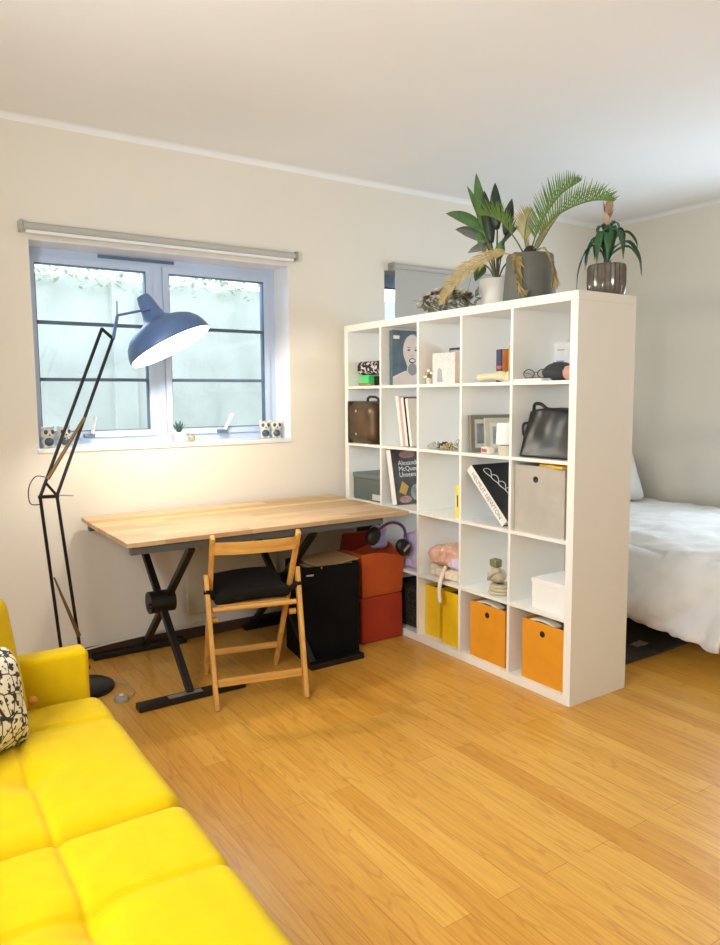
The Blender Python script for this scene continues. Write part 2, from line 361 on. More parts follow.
# ------------------------------------------------------------------ the room
XL, XR, YB, YF, ZC = -2.95, 2.55, -3.3, 1.88, 2.74     # left, right, behind the camera, window wall, ceiling
WT = .26
W1 = (-1.80, -.355, 1.125, 2.165); W2 = (.352, 1.5, 1.2, 2.2)   # window holes in the window wall
def wall_with_holes(name, x0, x1, z0, z1, ya, yb, holes, m):
    b = MB(); xs = sorted({x0, x1, *[h[0] for h in holes], *[h[1] for h in holes]})
    for a, c in zip(xs, xs[1:]):
        h = [q for q in holes if q[0] <= a and q[1] >= c]
        if h: b.box((a, ya, z0), (c, yb, h[0][2])); b.box((a, ya, h[0][3]), (c, yb, z1))
        else: b.box((a, ya, z0), (c, yb, z1))
    return struct(b.build(name, m))
struct(MB().box((XL, YB, -.1), (XR, YF, 0)).build('floor', 'floor'))
struct(MB().box((XL, YB, ZC), (XR, YF+WT, ZC+.12)).build('ceiling', 'ceiling'))
wall_with_holes('wall_front', XL, XR, 0, ZC, YF, YF+WT, (W1, W2), 'wall')
LW = (-1.7, -.05, 1.12, 2.28)          # window hole in the left wall, beside the camera
b = MB(); b.box((XL-.15, YB, 0), (XL, LW[0], ZC)); b.box((XL-.15, LW[1], 0), (XL, YF+WT, ZC)); b.box((XL-.15, LW[0], 0), (XL, LW[1], LW[2])); b.box((XL-.15, LW[0], LW[3]), (XL, LW[1], ZC))
struct(b.build('wall_left', 'wall'))
R0 = (-.45, .5, 1.0, 1.9)         # unseen bedroom window, added in the right wall to light the bed
b = MB(); b.box((XR, YB, 0), (XR+.15, R0[0], ZC)); b.box((XR, R0[1], 0), (XR+.15, YF+WT, ZC)); b.box((XR, R0[0], 0), (XR+.15, R0[1], R0[2])); b.box((XR, R0[0], R0[3]), (XR+.15, R0[1], ZC))
struct(b.build('wall_right', 'wall'))
struct(MB().box((XL, YB-.2, 0), (XR, YB, ZC)).build('wall_back', 'wall'))
# small plaster cove where walls meet the ceiling
def cove(name, a, b, inward):
    a, b, i = V(a), V(b), V(inward); r = .03; prof = []
    for k in range(7):
        t = PI/2*k/6; prof.append((r-r*math.sin(t), -(r-r*math.cos(t))))
    poly = [a+i*p[0]+V((0, 0, p[1])) for p in prof]+[a]
    struct(MB().prism(poly, b-a).build(name, 'ceiling', smooth=40))
cove('trim_1', (XL, YF, ZC), (XR, YF, ZC), (0, -1, 0)); cove('trim_2', (XR, YF, ZC), (XR, YB, ZC), (-1, 0, 0)); cove('trim_3', (XL, YF, ZC), (XL, YB, ZC), (1, 0, 0))
struct(MB().box((XL, YF-.014, 0), (.0, YF, .062), bev=.003).build('baseboard_front', 'skirting'))
struct(MB().box((XL, YB, 0), (XL+.014, YF-.014, .062), bev=.003).build('baseboard_left', 'skirting'))
struct(MB().box((XR-.014, YB, 0), (XR, YF, .062), bev=.003).build('baseboard_right', 'skirting'))

def sash_window(name, W, yf, mull, bars, tl=.018, tr=.046):
    x0, x1, z0, z1 = W
    fr = MB(); y0, y1 = yf, yf+.06
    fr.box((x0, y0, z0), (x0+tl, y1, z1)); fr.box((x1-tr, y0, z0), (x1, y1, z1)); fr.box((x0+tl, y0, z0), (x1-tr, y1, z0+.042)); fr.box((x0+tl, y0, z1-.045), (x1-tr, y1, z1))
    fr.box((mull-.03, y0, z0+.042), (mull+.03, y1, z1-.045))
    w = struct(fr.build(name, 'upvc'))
    for a, b in ((x0+tl, mull-.03), (mull+.03, x1-tr)):
        s = MB(); g = .036; ya, yb = y0-.012, y0+.045; c0, c1 = z0+.042, z1-.045
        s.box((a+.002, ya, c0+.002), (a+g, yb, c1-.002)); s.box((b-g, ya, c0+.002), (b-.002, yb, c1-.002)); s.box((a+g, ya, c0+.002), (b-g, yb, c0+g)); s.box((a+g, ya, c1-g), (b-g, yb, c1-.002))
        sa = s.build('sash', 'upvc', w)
        k = MB()
        for q in ((a+.003, a+.0), ): pass
        k.box((a+g, ya+.006, c0+g), (a+g+.005, yb-.01, c1-g)); k.box((b-g-.005, ya+.006, c0+g), (b-g, yb-.01, c1-g)); k.box((a+g+.005, ya+.006, c0+g), (b-g-.005, yb-.01, c0+g+.005)); k.box((a+g+.005, ya+.006, c1-g-.005), (b-g-.005, yb-.01, c1-g))
        k.build('gasket', 'gasket', sa)
        MB().box((a+g, y0+.01, c0+g), (b-g, y0+.014, c1-g)).build('pane', 'glass', sa)
        if bars:
            for zb in (1.483, 1.781): MB().box((a+g+.005, y0-.004, zb-.009), (b-g-.005, y0+.024, zb+.009)).build('glazing_bar', 'gasket', sa)
            # stay at the bottom of the sash
            cx = a+.27 if a < -1.5 else a+.33
            st = MB(); st.box((cx-.028, ya-.028, z0+.044), (cx+.028, ya-.003, z0+.066), bev=.003); hb = st.build('stay_bracket', 'gasket', sa)
            MB().bar((cx+.015, ya-.02, z0+.062), (cx+.03 if a < -1.5 else cx+.06, ya-.035, z0+.16), .008, .018, bev=.002).build('stay_arm', 'reveal', hb)
    return w
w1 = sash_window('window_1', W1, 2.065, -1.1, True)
MB().box((-1.42, 2.052, W1[3]-.028), (-1.0, 2.0645, W1[3]-.012)).build('trickle_vent', 'gasket', w1)
# white reveal lining of the window recess
rv = MB(); x0, x1, z0, z1 = W1
rv.box((x0-.002, 1.874, z0-.016), (x1+.002, 2.064, z0+.006)); rv.box((x1-.004, 1.882, z0), (x1+.001, 2.064, z1)); rv.box((x0-.001, 1.882, z0), (x0+.004, 2.064, z1)); rv.box((x0+.004, 1.882, z1-.004), (x1-.004, 2.064, z1+.001))
struct(rv.build('trim_4', 'reveal'))
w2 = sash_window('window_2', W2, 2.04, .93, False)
rv = MB(); x0, x1, z0, z1 = W2
rv.box((x0-.001, 1.882, z0), (x0+.004, 2.039, z1))
struct(rv.build('trim_5', 'reveal'))

# outside: retaining wall of the light well
ow = MB().box((-5, 3.3, -.2), (4, 3.5, 2.22)).build('garden_wall', 'render')
tag(ow, 'cream rendered garden wall seen through the window', 'wall', kind='structure')
tag(MB().box((-5, 2.2, -.3), (4, 3.3, -.2)).build('yard_paving', 'paving'), 'pale paving of the yard outside', 'paving', kind='structure')
pl = MB().box((-1.02, 3.26, -.2), (-.86, 3.3, 2.2)).build('pilaster', 'render'); tag(pl, 'narrow raised pier on the garden wall outside the left pane', 'pier', kind='structure')
iv = MB()
for k in range(420):
    c = V((random.uniform(-2.6, 1.2), random.uniform(3.2, 3.29), 2.25-abs(random.gauss(0, .05))))
    d = V((random.uniform(-1, 1), random.uniform(-1, .3), random.uniform(-.5, 1))).normalized()*random.uniform(.03, .07)
    iv.leaf([c, c+d*.5, c+d], [.004, .018, .002])
tag(iv.build('wall_creeper', 'ivy'), 'green leaves growing along the top of the garden wall', 'creeper', kind='stuff')

# roller blinds
t = thing('roller_blind', 'rolled up grey roller blind above the black lamp and window', 'blind', (-1.08, 1.84, 2.215))
MB().tube([(-.745, 0, 0), (.745, 0, 0)], .02, 16).build('roll', 'blind', t, smooth=40)
MB().box((-.735, -.012, -.034), (.735, -.002, -.018), bev=.002).build('bottom_bar', 'reveal', t)
for s in (-1, 1): MB().box((s*.755-.008, -.022, -.026), (s*.755+.008, .039, .026), bev=.003).build('bracket', 'steel', t)
t = thing('roller_blind', 'lowered grey roller blind behind the dried flowers and palm', 'blind', (.96, 1.84, 2.225))
MB().tube([(-.56, 0, 0), (.56, 0, 0)], .018, 16).build('roll', 'blind', t, smooth=40)
MB().box((-.55, -.001, -1.02), (.55, .001, -.017)).build('fabric', 'blind', t)
MB().box((-.55, -.006, -1.045), (.55, .006, -1.02)).build('bottom_bar', 'reveal', t)
for s in (-1, 1): MB().box((s*.57-.008, -.02, -.026), (s*.57+.008, .039, .022), bev=.003).build('bracket', 'steel', t)

# ------------------------------------------------------------------ shelving unit
SH = 1.82; F = .04; D = .016; CW = (SH-2*F-4*D)/5; DEP = .39
def zt(k): return SH-F-k*CW-(k-1)*D           # shelf surface under row k
def yc(k): return SH-F-k*CW-(k-1)*D           # near (right-hand) inner face of column k
t = thing('shelving_unit', 'white open five by five cube shelving unit dividing the room', 'shelving unit', (0, 0, 0))
MB().box((0, 0, 0), (DEP, F, SH-F-.0005), bev=.0008).build('side_panel', 'white', t)
MB().box((0, SH-F, 0), (DEP, SH, SH-F-.0005), bev=.0008).build('side_panel', 'white', t)
MB().box((0, 0, SH-F), (DEP, SH, SH), bev=.0008).build('top_panel', 'white', t)
MB().box((0, F, 0), (DEP, SH-F, F), bev=.0008).build('bottom_panel', 'white', t)
for k in range(1, 5):
    MB().box((.001, F, zt(k)-D), (DEP-.001, SH-F, zt(k))).build('shelf_board', 'white', t)
    for r in range(1, 6):
        MB().box((.002, yc(k)-D, zt(r)), (DEP-.002, yc(k), zt(r)+CW)).build('divider', 'white', t)

# ------------------------------------------------------------------ desk
t = thing('folding_desk', 'oak topped desk with grey crossed steel legs under the window', 'desk', (-.855, 1.45, 0))
dx0, dx1, dyf, dyk, dyb = -.762, .762, -.408, .165, .398
MB().box((dx0, dyf, .738), (dx1, dyk, .76), bev=.0025).build('front_leaf', 'desk', t)
MB().box((dx0, dyk+.016, .738), (dx1, dyb, .76), rot=rx(math.radians(2.2)), piv=(0, dyk+.016, .75), bev=.0025).build('back_leaf', 'desk', t)
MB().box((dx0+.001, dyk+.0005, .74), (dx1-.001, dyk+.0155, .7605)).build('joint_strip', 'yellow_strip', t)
for y in (dyf+.035, dyb-.06):
    MB().box((dx0+.02, y-.02, .702), (dx1-.16, y+.02, .736), bev=.003).build('rail', 'grey_steel', t)
MB().box((-.47, .05, .66), (.3, .3, .735), bev=.006).build('mechanism_box', 'grey_steel', t)
for lx, fa, fb in ((-.495, -.245, .265), (.155, -.02, .3)):
    MB().bar((lx, -.39, .03), (lx, .345, .70), .034, .03, bev=.004).build('leg', 'black_steel', t)
    MB().bar((lx+.036, .385, .03), (lx+.036, -.365, .70), .034, .03, bev=.004).build('leg', 'black_steel', t)
    MB().box((lx+fa, -.42, 0), (lx+fb, -.36, .03), bev=.004).build('foot', 'black_steel', t)
    MB().box((lx+fa, .36, 0), (lx+fb, .414, .03), bev=.004).build('foot', 'black_steel', t)
hb = MB().tube([(-.555, -.01, .372), (-.43, -.01, .372)], .055, 20).build('hub', 'black_steel', t, smooth=40)
MB().ball((-.56, -.05, .365), (.018, .02, .014)).build('hub_knob', 'black_soft', hb, smooth=True)
MB().tube([(.12, -.01, .372), (.225, -.01, .372)], .05, 20).build('hub', 'black_steel', t, smooth=40)
MB().box((-.6, -.41, .03), (-.44, -.375, .0315)).build('foot_label', 'silver', t)

# ------------------------------------------------------------------ folding chair
t = thing('folding_chair', 'beech folding chair with black seat pad pushed up to the desk', 'chair', (-1.052, 1.041, 0), math.radians(-12.9))
for s in (-1, 1):
    MB().bar((s*.18, .235, 0), (s*.196, -.185, .772), .021, .034, (0, 1, 0), bev=.005).build('back_post', 'beech', t)
    MB().bar((s*.206, -.235, 0), (s*.215, -.08, .582), .021, .036, (0, 1, 0), bev=.005).build('leg', 'beech', t)
    MB().tube([(s*.17, -.095, .372), (s*.2, -.095, .372)], .014, 12).build('pivot_knob', 'beech', t, smooth=40)
MB().box((-.195, -.208, .095), (.195, -.19, .13), bev=.003).build('stretcher', 'beechx', t)
MB().box((-.172, .155, .115), (.172, .172, .146), bev=.003).build('stretcher', 'beechx', t)
MB().tube([(-.196, -.118, .425), (.196, -.118, .425)], .0125, 12).build('seat_rail', 'beechx', t, smooth=40)
b = MB(); n = 12
rows = []
for i in range(n+1):
    u = -1+2*i/n; y = -.165-.03*(1-u*u); rows.append([b.bm.verts.new((u*.188, y+q[0], q[1])) for q in ((-.007, .688), (.007, .685), (-.003, .744), (-.017, .747))])
for a, c in zip(rows, rows[1:]):
    for k in range(4): b.bm.faces.new((a[k], a[(k+1) % 4], c[(k+1) % 4], c[k]))
b.bm.faces.new(rows[0]); b.bm.faces.new(rows[-1][::-1])
b.build('backrest', 'beechx', t, smooth=40)
for k in range(5): MB().box((-.168, -.098+.074*k, .424), (.168, -.04+.074*k, .438), bev=.002).build('seat_slat', 'beechx', t)
pd = MB().rbox((.36, .38, .06), .028, (10, 10, 2), (0, .085, .472), fn=lambda p: (p.x*(1+.04*math.sin(p.y*20)), p.y, p.z+.012*math.sin(p.x*9+1)+.008*math.sin(p.y*14))).build('seat_pad', 'seat_cloth', t, smooth=True)
for s in (-1, 1):
    MB().tube(bez([(s*.17, -.06, .46), (s*.2, -.1, .5), (s*.225, -.11, .51)], 8), [.012, .014, .014, .014, .015, .016, .016, .014, .012][:9] if len(bez([(0, 0, 0), (1, 0, 0), (2, 0, 0)], 8)) == 9 else .012, 8).build('tie', 'seat_cloth', pd, smooth=True)

# ------------------------------------------------------------------ floor lamp
LY = 1.45
t = thing('floor_lamp', 'tall black sprung arm floor lamp shining over the desk', 'lamp', (-1.74, LY, 0))
o = V((-1.74, LY, 0)); L = lambda x, z, y=LY: V((x, y, z))-o
MB().lathe([(0, 0), (.145, 0), (.148, .006), (.146, .018), (.135, .024), (.03, .03), (0, .03)], (0, 0, 0), 40).build('base', 'lamp_pole', t, smooth=35)
MB().tube([L(-1.74, .03), L(-1.74, .1)], .016, 14).build('stem', 'lamp_pole', t, smooth=40)
MB().bar(L(-1.825, .105), L(-1.7, .105), .02, .018, bev=.003).build('pivot_bar', 'lamp_pole', t)
MB().tube([L(-1.816, .1), L(-1.881, .94)], .0075, 10).build('lower_arm', 'lamp_pole', t, smooth=40)
MB().tube([L(-1.731, .1), L(-1.809, .937)], .0075, 10).build('lower_arm', 'lamp_pole', t, smooth=40)
MB().tube([L(-1.881, .94), L(-1.575, 1.706)], .0075, 10).build('upper_arm', 'lamp_pole', t, smooth=40)
MB().tube([L(-1.809, .94), L(-1.527, 1.663)], .0075, 10).build('upper_arm', 'lamp_pole', t, smooth=40)
el = MB().bar(L(-1.89, .94), L(-1.8, .937), .014, .016, bev=.003).build('elbow_link', 'lamp_pole', t)
MB().bar(L(-1.855, 1.003), L(-1.809, .94), .012, .012, bev=.002).build('elbow_brace', 'lamp_pole', el)
MB().tube([L(-1.81, .942), L(-1.738, .934)], .003, 8).build('elbow_pin', 'steel', el)
def coil(name, a, b, r0, r1):
    MB().tube([a, a.lerp(b, .3), a.lerp(b, .6), b], [r0, r0*.7+r1*.3, r0*.4+r1*.6, r1], 12).build(name, 'spring', t, smooth=40)
coil('spring', L(-1.842, .565, LY-.012), L(-1.745, .27, LY-.012), .004, .010)
coil('spring', L(-1.674, 1.296, LY-.014), L(-1.848, 1.02, LY-.014), .007, .009)
MB().tube(bez([L(-1.858, 1.03, LY-.01), L(-1.9, 1.035, LY-.02), L(-1.93, .985, LY-.02), L(-1.925, .915, LY-.01), L(-1.88, .905)], 16), .0025, 6).build('cord_loop', 'lamp_pole', t, smooth=True)
hd = MB().bar(L(-1.58, 1.706), L(-1.522, 1.655), .012, .014, bev=.002).build('head_link', 'lamp_pole', t)
MB().bar(L(-1.527, 1.655), L(-1.502, 1.77), .014, .014, bev=.002).build('head_bracket', 'lamp', hd)
MB().tube([L(-1.504, 1.76), L(-1.502, 1.835)], .0035, 8).build('pin', 'lamp', hd)
MB().tube([L(-1.504, 1.768), L(-1.35, 1.806)], .006, 10).build('head_arm', 'lamp', hd, smooth=40)
ax = V((-.39, .27, .88)).normalized(); cen = L(-1.248, 1.63)   # axis points up the neck
prof = [(.211, 0), (.213, .004), (.208, .035), (.194, .07), (.168, .1), (.13, .122), (.085, .136), (.058, .158), (.047, .195), (.04, .24), (.036, .26), (.03, .278), (0, .281)]
sh = MB().lathe(prof, cen, 48, ax).build('lamp_shade', 'lamp', t, smooth=50)
inner = [(.209, .0005)]+[(max(0, r-.006), h-.001) for r, h in prof[2:7]]+[(.05, .13), (0, .13)]
MB().lathe(inner, cen, 48, ax).build('shade_lining', 'lamp_white', sh, smooth=50)
MB().lathe([(0, .075), (.018, .078), (.027, .09), (.025, .105), (.016, .12), (.014, .13)], cen, 20, ax).build('bulb', 'bulb', sh, smooth=True)
lp = cen+o+ax*.042
ld = bpy.data.lights.new('lamp_bulb_light', 'POINT'); ld.energy = 25; ld.color = (1, .92, .8); ld.shadow_soft_size = .028
lo = bpy.data.objects.new('lamp_bulb_light', ld); C.objects.link(lo); lo.location = lp
# flex, foot switch, wall cable
t = thing('foot_switch', 'clear plastic foot switch on the floor beside the lamp base', 'switch', (-1.62, 1.22, 0))
MB().lathe([(0, 0), (.032, 0), (.034, .008), (.03, .02), (.018, .026), (0, .027)], seg=24).build('housing', 'clear', t, smooth=35)
MB().lathe([(0, .0265), (.01, .0265), (.009, .031), (0, .032)], seg=16).build('button', 'cable', t, smooth=35)
tag(MB().tube(bez([(-1.6, 1.5, .008), (-1.55, 1.4, .004), (-1.54, 1.3, .004), (-1.56, 1.24, .006), (-1.588, 1.225, .008)], 20), .0028, 6).build('lamp_flex', 'clear', smooth=True), 'thin clear flex curling from the lamp to its foot switch', 'cable')
tag(MB().tube(bez([(-1.95, 1.85, .02), (-1.7, 1.845, .052), (-1.55, 1.842, .068), (-1.35, 1.84, .08), (-1.1, 1.845, .09), (-.9, 1.848, .1)], 24), .005, 6).build('white_cable', 'cable', smooth=True), 'white cable running along the wall behind the desk', 'cable')
t = thing('panel_heater', 'flat cream panel heater on the wall behind the chair', 'heater', (-.78, 1.88, .34))
MB().box((-.29, -.055, -.19), (.29, -.02, .24), bev=.012).build('panel', 'heater', t)
for s in (-1, 1): MB().box((s*.2-.02, -.022, -.1), (s*.2+.02, 0, .12)).build('bracket', 'steel', t)

# ------------------------------------------------------------------ sofa
t = thing('sofa', 'yellow tufted sofa along the left side of the room', 'sofa', (-2.24, -.51, 0))
def seat(ly, tx, tys, seamy):
    def fn(p):
        if p.z > 0:
            x, y = p.x, p.y
            d = 0
            for ty in tys: d += .032*math.exp(-((x-tx)**2+(y-ty)**2)/(.05**2))
            d += .009*math.exp(-((x-tx)/.009)**2)+.004*math.exp(-((x-tx)/.03)**2)
            for sy in seamy: d += .01*math.exp(-((y-sy)/.008)**2)+.005*math.exp(-((y-sy)/.03)**2)
            crown = .014*max(0, 1-(x/.28)**2)*max(0, 1-(y/(ly/2))**2)
            d += .004*noise.noise(V((x*9, y*9, ly)))
            p.z += crown-d
        return p
    return fn
def seat_seg(): return (80, 100, 3)
for yc_, tys, sm in ((-.142, (-.09,), (.172,)), (-.883, (.06,), (.1, ))):
    MB().rbox((.577, .736, .18), .042, seat_seg(), (0, 0, 0), fn=seat(.734, .005, tys, sm), k=4).build('seat_cushion', 'sofa', t, smooth=True, loc=(0, yc_+.51-.0, .375))
MB().box((-.25, -1.1, .12), (.25, .73, .3), bev=.02).build('base_frame', 'sofa', t)
MB().rbox((.6, .085, .48), .018, (10, 3, 8), (-.037, .79, .36)).build('arm', 'sofa', t, smooth=True)
MB().rbox((.6, .085, .48), .018, (10, 3, 8), (-.037, -1.16, .36)).build('arm', 'sofa', t, smooth=True)
MB().rbox((.2, 1.82, .62), .05, (4, 20, 8), (0, 0, 0), fn=lambda p: (p.x-p.z*.28, p.y, p.z)).build('backrest', 'sofa', t, smooth=True, loc=(-.42, -.18, .52))
for x in (-.2, .2):
    for y in (-1.05, .68): MB().lathe([(0, 0), (.014, 0), (.024, .12), (0, .12)], (x, y, 0), 14).build('leg', 'wood_leg', t, smooth=40)
# loose cushions in the corner of the sofa
def pillow_fn(w, h, thick):
    def fn(p):
        u, v = p.x/(w/2), p.z/(h/2)
        k = max(0, (1-abs(u)**2.6))*max(0, (1-abs(v)**2.6)); k = k**.5
        pin = 1-.07*(1-abs(u)**2)*(abs(v)**3); pin2 = 1-.07*(1-abs(v)**2)*(abs(u)**3)
        return (p.x*pin2, p.y*(.12+k*.88)+.006*noise.noise(V((u*3, v*3, p.y*9))), p.z*pin)
    return fn
t = thing('back_cushion', 'plain yellow back cushion with wooden toggle in the sofa corner', 'cushion', (-2.352, .085, .632), 0, None, (math.radians(-10), 0, math.radians(42)))
MB().rbox((.42, .1, .37), .045, (12, 3, 12), fn=lambda p: (p.x, p.y*(1-.35*abs(p.x/.22)**3), p.z), k=4).build('cover', 'sofa', t, smooth=True)
MB().ball((.2, -.045, -.14), .0135, 16).build('toggle', 'wood_ball', t, smooth=True)
t = thing('scatter_cushion', 'cream cushion with black doodle print on the yellow sofa', 'cushion', (-2.352, -.09, .61), 0, None, (math.radians(-16), math.radians(6), math.radians(40)))
MB().rbox((.38, .14, .27), .055, (14, 3, 14), fn=pillow_fn(.38, .27, .14), k=4).build('cover', 'doodle', t, smooth=True)

# ------------------------------------------------------------------ things under the desk
t = thing('storage_hamper', 'tall black fabric box filled with papers under the desk', 'box', (-.515, 1.27, 0), math.radians(-9))
b = MB(); b.box((-.16, -.135, 0), (.16, -.123, .5)); b.box((-.16, .123, 0), (.16, .135, .5)); b.box((-.16, -.123, 0), (-.148, .123, .5)); b.box((.148, -.123, 0), (.16, .123, .5)); b.box((-.148, -.123, 0), (.148, .123, .01))
b.build('body', 'black_box', t)
MB().box((-.138, -.1375, .455), (-.098, -.135, .463)).build('metal_tag', 'silver', t)
for k in range(4):
    z = .445+k*.02
    tag(MB().box((-.13, -.11, -.004), (.13, .11, .004), rot=rz(.08*k-.1) @ ry(.05-.03*k) @ rx(.06*(k % 2))).build('paper_stack', ('kraft', 'papers', 'kraft', 'kraft')[k], loc=(-.515+.012*k, 1.27, z)),
        ('crumpled brown paper deepest in the black box under the desk', 'grey paper sheaf second up in the black box', 'brown card under the topmost sheet in the black box', 'topmost brown paper sheet on the black box under the desk')[k], 'paper', 'papers in the black box')
tag(MB().box((-.19, -.006, 0), (.19, .006, .32), rot=rx(math.radians(-10)), piv=(0, 0, 0)).build('cream_board', 'board', loc=(-.17, 1.73, .30)), 'cream board propped at the wall behind the black box', 'board')
tag(MB().box((-.2, -.15, 0), (.2, .15, .298), bev=.006).build('storage_crate', 'olive', loc=(-.22, 1.68, 0)), 'dark crate against the wall under the cream board', 'crate')
def soft_box(w, d, h, z0, bulge=.012, seed=0):
    return lambda p: (p.x*(1+bulge*math.cos(p.z/h*PI)), p.y*(1+bulge*2*math.cos(p.z/h*PI)), p.z+.006*noise.noise(V((p.x*8, p.y*8, seed))))
tag(MB().rbox((.285, .25, .262), .012, (8, 8, 8), (0, 0, .131), fn=soft_box(.285, .25, .262, 0)).build('red_box', 'red', loc=(-.155, 1.33, 0), smooth=True), 'closed red felt box on the floor under the orange bag', 'box')
t = thing('open_bag', 'open orange red fabric bag stacked on the red box', 'bag', (-.15, 1.33, .266))
b = MB(); N = 24
rings = []
for j, (z, sx, sy) in enumerate(((0, .138, .12), (.02, .142, .123), (.12, .146, .126), (.24, .152, .134), (.238, .146, .128), (.1, .138, .118), (.02, .134, .115))):
    r = []
    for k in range(N):
        a = 2*PI*k/N; c, s_ = math.cos(a), math.sin(a); q = 1/max(abs(c), abs(s_)); q = q*.9+.1
        dz = (.02*math.sin(2*a+.6)+.012*math.sin(3*a)) if j in (3, 4) else 0
        r.append(b.bm.verts.new((c*q*sx, s_*q*sy, z+dz)))
    rings.append(r)
for a, c in zip(rings, rings[1:]):
    for k in range(N): b.bm.faces.new((a[k], a[(k+1) % N], c[(k+1) % N], c[k]))
b.bm.faces.new(rings[0][::-1]); b.bm.faces.new(rings[-1])
b.build('body', 'red2', t, smooth=40)
MB().box((-.12, .118, .2), (.12, .135, .33), rot=rx(.3), bev=.006).build('back_flap', 'red_in', t)
t = thing('headphones', 'purple banded headphones with black pads lying on the orange bag', 'headphones', (-.12, 1.2, .54))
MB().tube(bez([(-.07, 0, .1), (0, -.01, .135), (.07, 0, .125), (.115, .0, .09), (.125, 0, .03), (.1, -.03, -.02)], 24), .0085, 10).build('headband', 'purple', t, smooth=True)
for c, a in (((-.1, 0, .07), .5), ((.07, -.05, -.005), -.7)):
    e = MB().ball(c, (.045, .03, .055), 18, ry(a)).build('ear_pad', 'black_soft', t, smooth=True)
MB().box((.045, -.085, -.01), (.095, -.08, .004), rot=ry(-.7)).build('pad_print', 'silver', e)
tag(MB().rbox((.1, .07, .14), .03, (6, 6, 8), fn=lambda p: (p.x+.02*noise.noise(p*18), p.y+.02*noise.noise(p*14+V((3, 0, 0))), p.z+.02*noise.noise(p*12))).build('crumpled_cloth', 'lilac', loc=(-.055, 1.38, .56), smooth=True), 'pale lilac cloth stuffed in the orange bag', 'cloth')

# ------------------------------------------------------------------ shelf contents
def at(row, x, y): return (x, y, zt(row)+.0005)
# row 1
t = thing('green_box', 'small bright green card box on the top left shelf', 'box', at(1, .12, 1.7), -.1)
MB().box((-.05, -.055, 0), (.05, .055, .058), bev=.002).build('tray', 'greencard', t); MB().box((-.053, -.075, .0585), (.053, .05, .066), bev=.002).build('lid', 'greencard', t)
tag(MB().tube([(-.12, 0, 0), (-.11, 0, 0), (.08, 0, 0), (.09, 0, 0)], [.02, .042, .044, .03], 20).build('floral_pouch', 'floral', loc=(.115, 1.65, zt(1)+.1115), smooth=40), 'round black pouch with pale floral print on the green box', 'pouch').rotation_euler = (0, 0, -PI/2+.25)
tag(MB().box((-.055, -.09, 0), (.055, .055, .06), bev=.004).build('black_case', 'black_soft', loc=at(1, .15, 1.58)), 'black case beside the green box on the top left shelf', 'case')
tag(MB().rbox((.03, .14, .016), .007, (3, 8, 2), (0, 0, .008), fn=lambda p: (p.x, p.y, p.z+.003*math.sin(p.y*30))).build('wooden_comb', 'tanwood', loc=at(1, .035, 1.63), smooth=True), 'flat brown wooden piece at the front of the top left shelf', 'ornament')
# portrait book
t = thing('portrait_book', 'large upright book with a pale portrait face on its cover', 'book', at(1, .06, 1.394))
w, h = .25, .32
MB().box((0, 0, 0), (w, .003, h)).build('cover', 'cover_blue', t)
MB().box((.003, .003, .003), (w-.002, .027, h-.003)).build('page_block', 'page', t)
MB().box((0, .027, 0), (w, .03, h)).build('back_cover', 'cover_blue', t); MB().box((0, .003, 0), (.003, .027, h)).build('spine', 'cover_blue', t)
def disc(parent, name, m, c, rx_, rz_, y, n=24, tilt=0):
    b = MB(); vs = []
    for k in range(n):
        a = 2*PI*k/n; x, z = rx_*math.cos(a), rz_*math.sin(a)
        vs.append((c[0]+x*math.cos(tilt)-z*math.sin(tilt), y, c[1]+x*math.sin(tilt)+z*math.cos(tilt)))
    b.prism(vs, (0, -.0006, 0)); return b.build(name, m, parent)
pf = disc(t, 'printed_portrait', 'skin', (.145, .205), .068, .092, -.0002)
disc(pf, 'printed_jaw', 'skin', (.146, .15), .05, .06, -.00025)
MB().prism([(.001, -.0003, .001), (w-.001, -.0003, .001), (w-.001, -.0003, .06), (.2, -.0003, .085), (.09, -.0003, .085), (.001, -.0003, .05)], (0, -.0004, 0)).build('printed_shoulders', 'skin', pf)
disc(pf, 'printed_neck', 'skin', (.146, .085), .042, .06, -.00035)
disc(pf, 'printed_hair', 'hair', (.15, .275), .028, .028, -.0001)
for x in (.118, .172):
    disc(pf, 'printed_eye', 'lips', (x, .207), .011, .005, -.001); disc(pf, 'printed_brow', 'jaw', (x, .222), .015, .003, -.001)
disc(pf, 'printed_nose', 'peach', (.144, .175), .008, .006, -.001)
disc(pf, 'printed_mouth', 'lips', (.145, .145), .024, .015, -.001)
disc(pf, 'printed_teeth', 'page', (.145, .146), .018, .009, -.0017)
disc(pf, 'printed_beard', 'jaw', (.146, .094), .034, .036, -.001)
MB().box((.006, -.001, h-.05), (.05, -.0002, h-.03)).build('sticker', 'page', t)
# pink book, tablet, flowers
t = thing('sketch_book', 'small pale pink book with sketch print on the top shelf', 'book', at(1, .075, .955), math.radians(-78))
MB().box((-.075, 0, 0), (.075, .003, .165)).build('cover', 'pink', t); MB().box((-.072, .003, .002), (.075, .045, .163)).build('page_block', 'peach', t); MB().box((-.075, .045, 0), (.075, .048, .165)).build('back_cover', 'pink', t)
MB().prism([(-.045, -.0006, .01), (-.005, -.0006, .01), (-.012, -.0006, .075), (-.03, -.0006, .09), (-.04, -.0006, .07)], (0, .0005, 0)).build('printed_figure', 'hair', t)
t = thing('black_framed_mirror', 'round cornered black framed mirror behind the pink book', 'mirror', at(1, .22, .985), math.radians(-80))
MB().rbox((.15, .014, .20), .006, (6, 2, 6), (0, 0, .1)).build('frame', 'charcoal', t, smooth=True); MB().box((-.066, -.0085, .012), (.066, -.0072, .188)).build('glass', 'mirror', t)
t = thing('flower_ornament', 'tiny white flower ornament left of the pink book', 'ornament', at(1, .05, 1.045))
MB().lathe([(0, 0), (.016, 0), (.018, .03), (.014, .034), (0, .034)], seg=14).build('pot', 'ceramic', t, smooth=40)
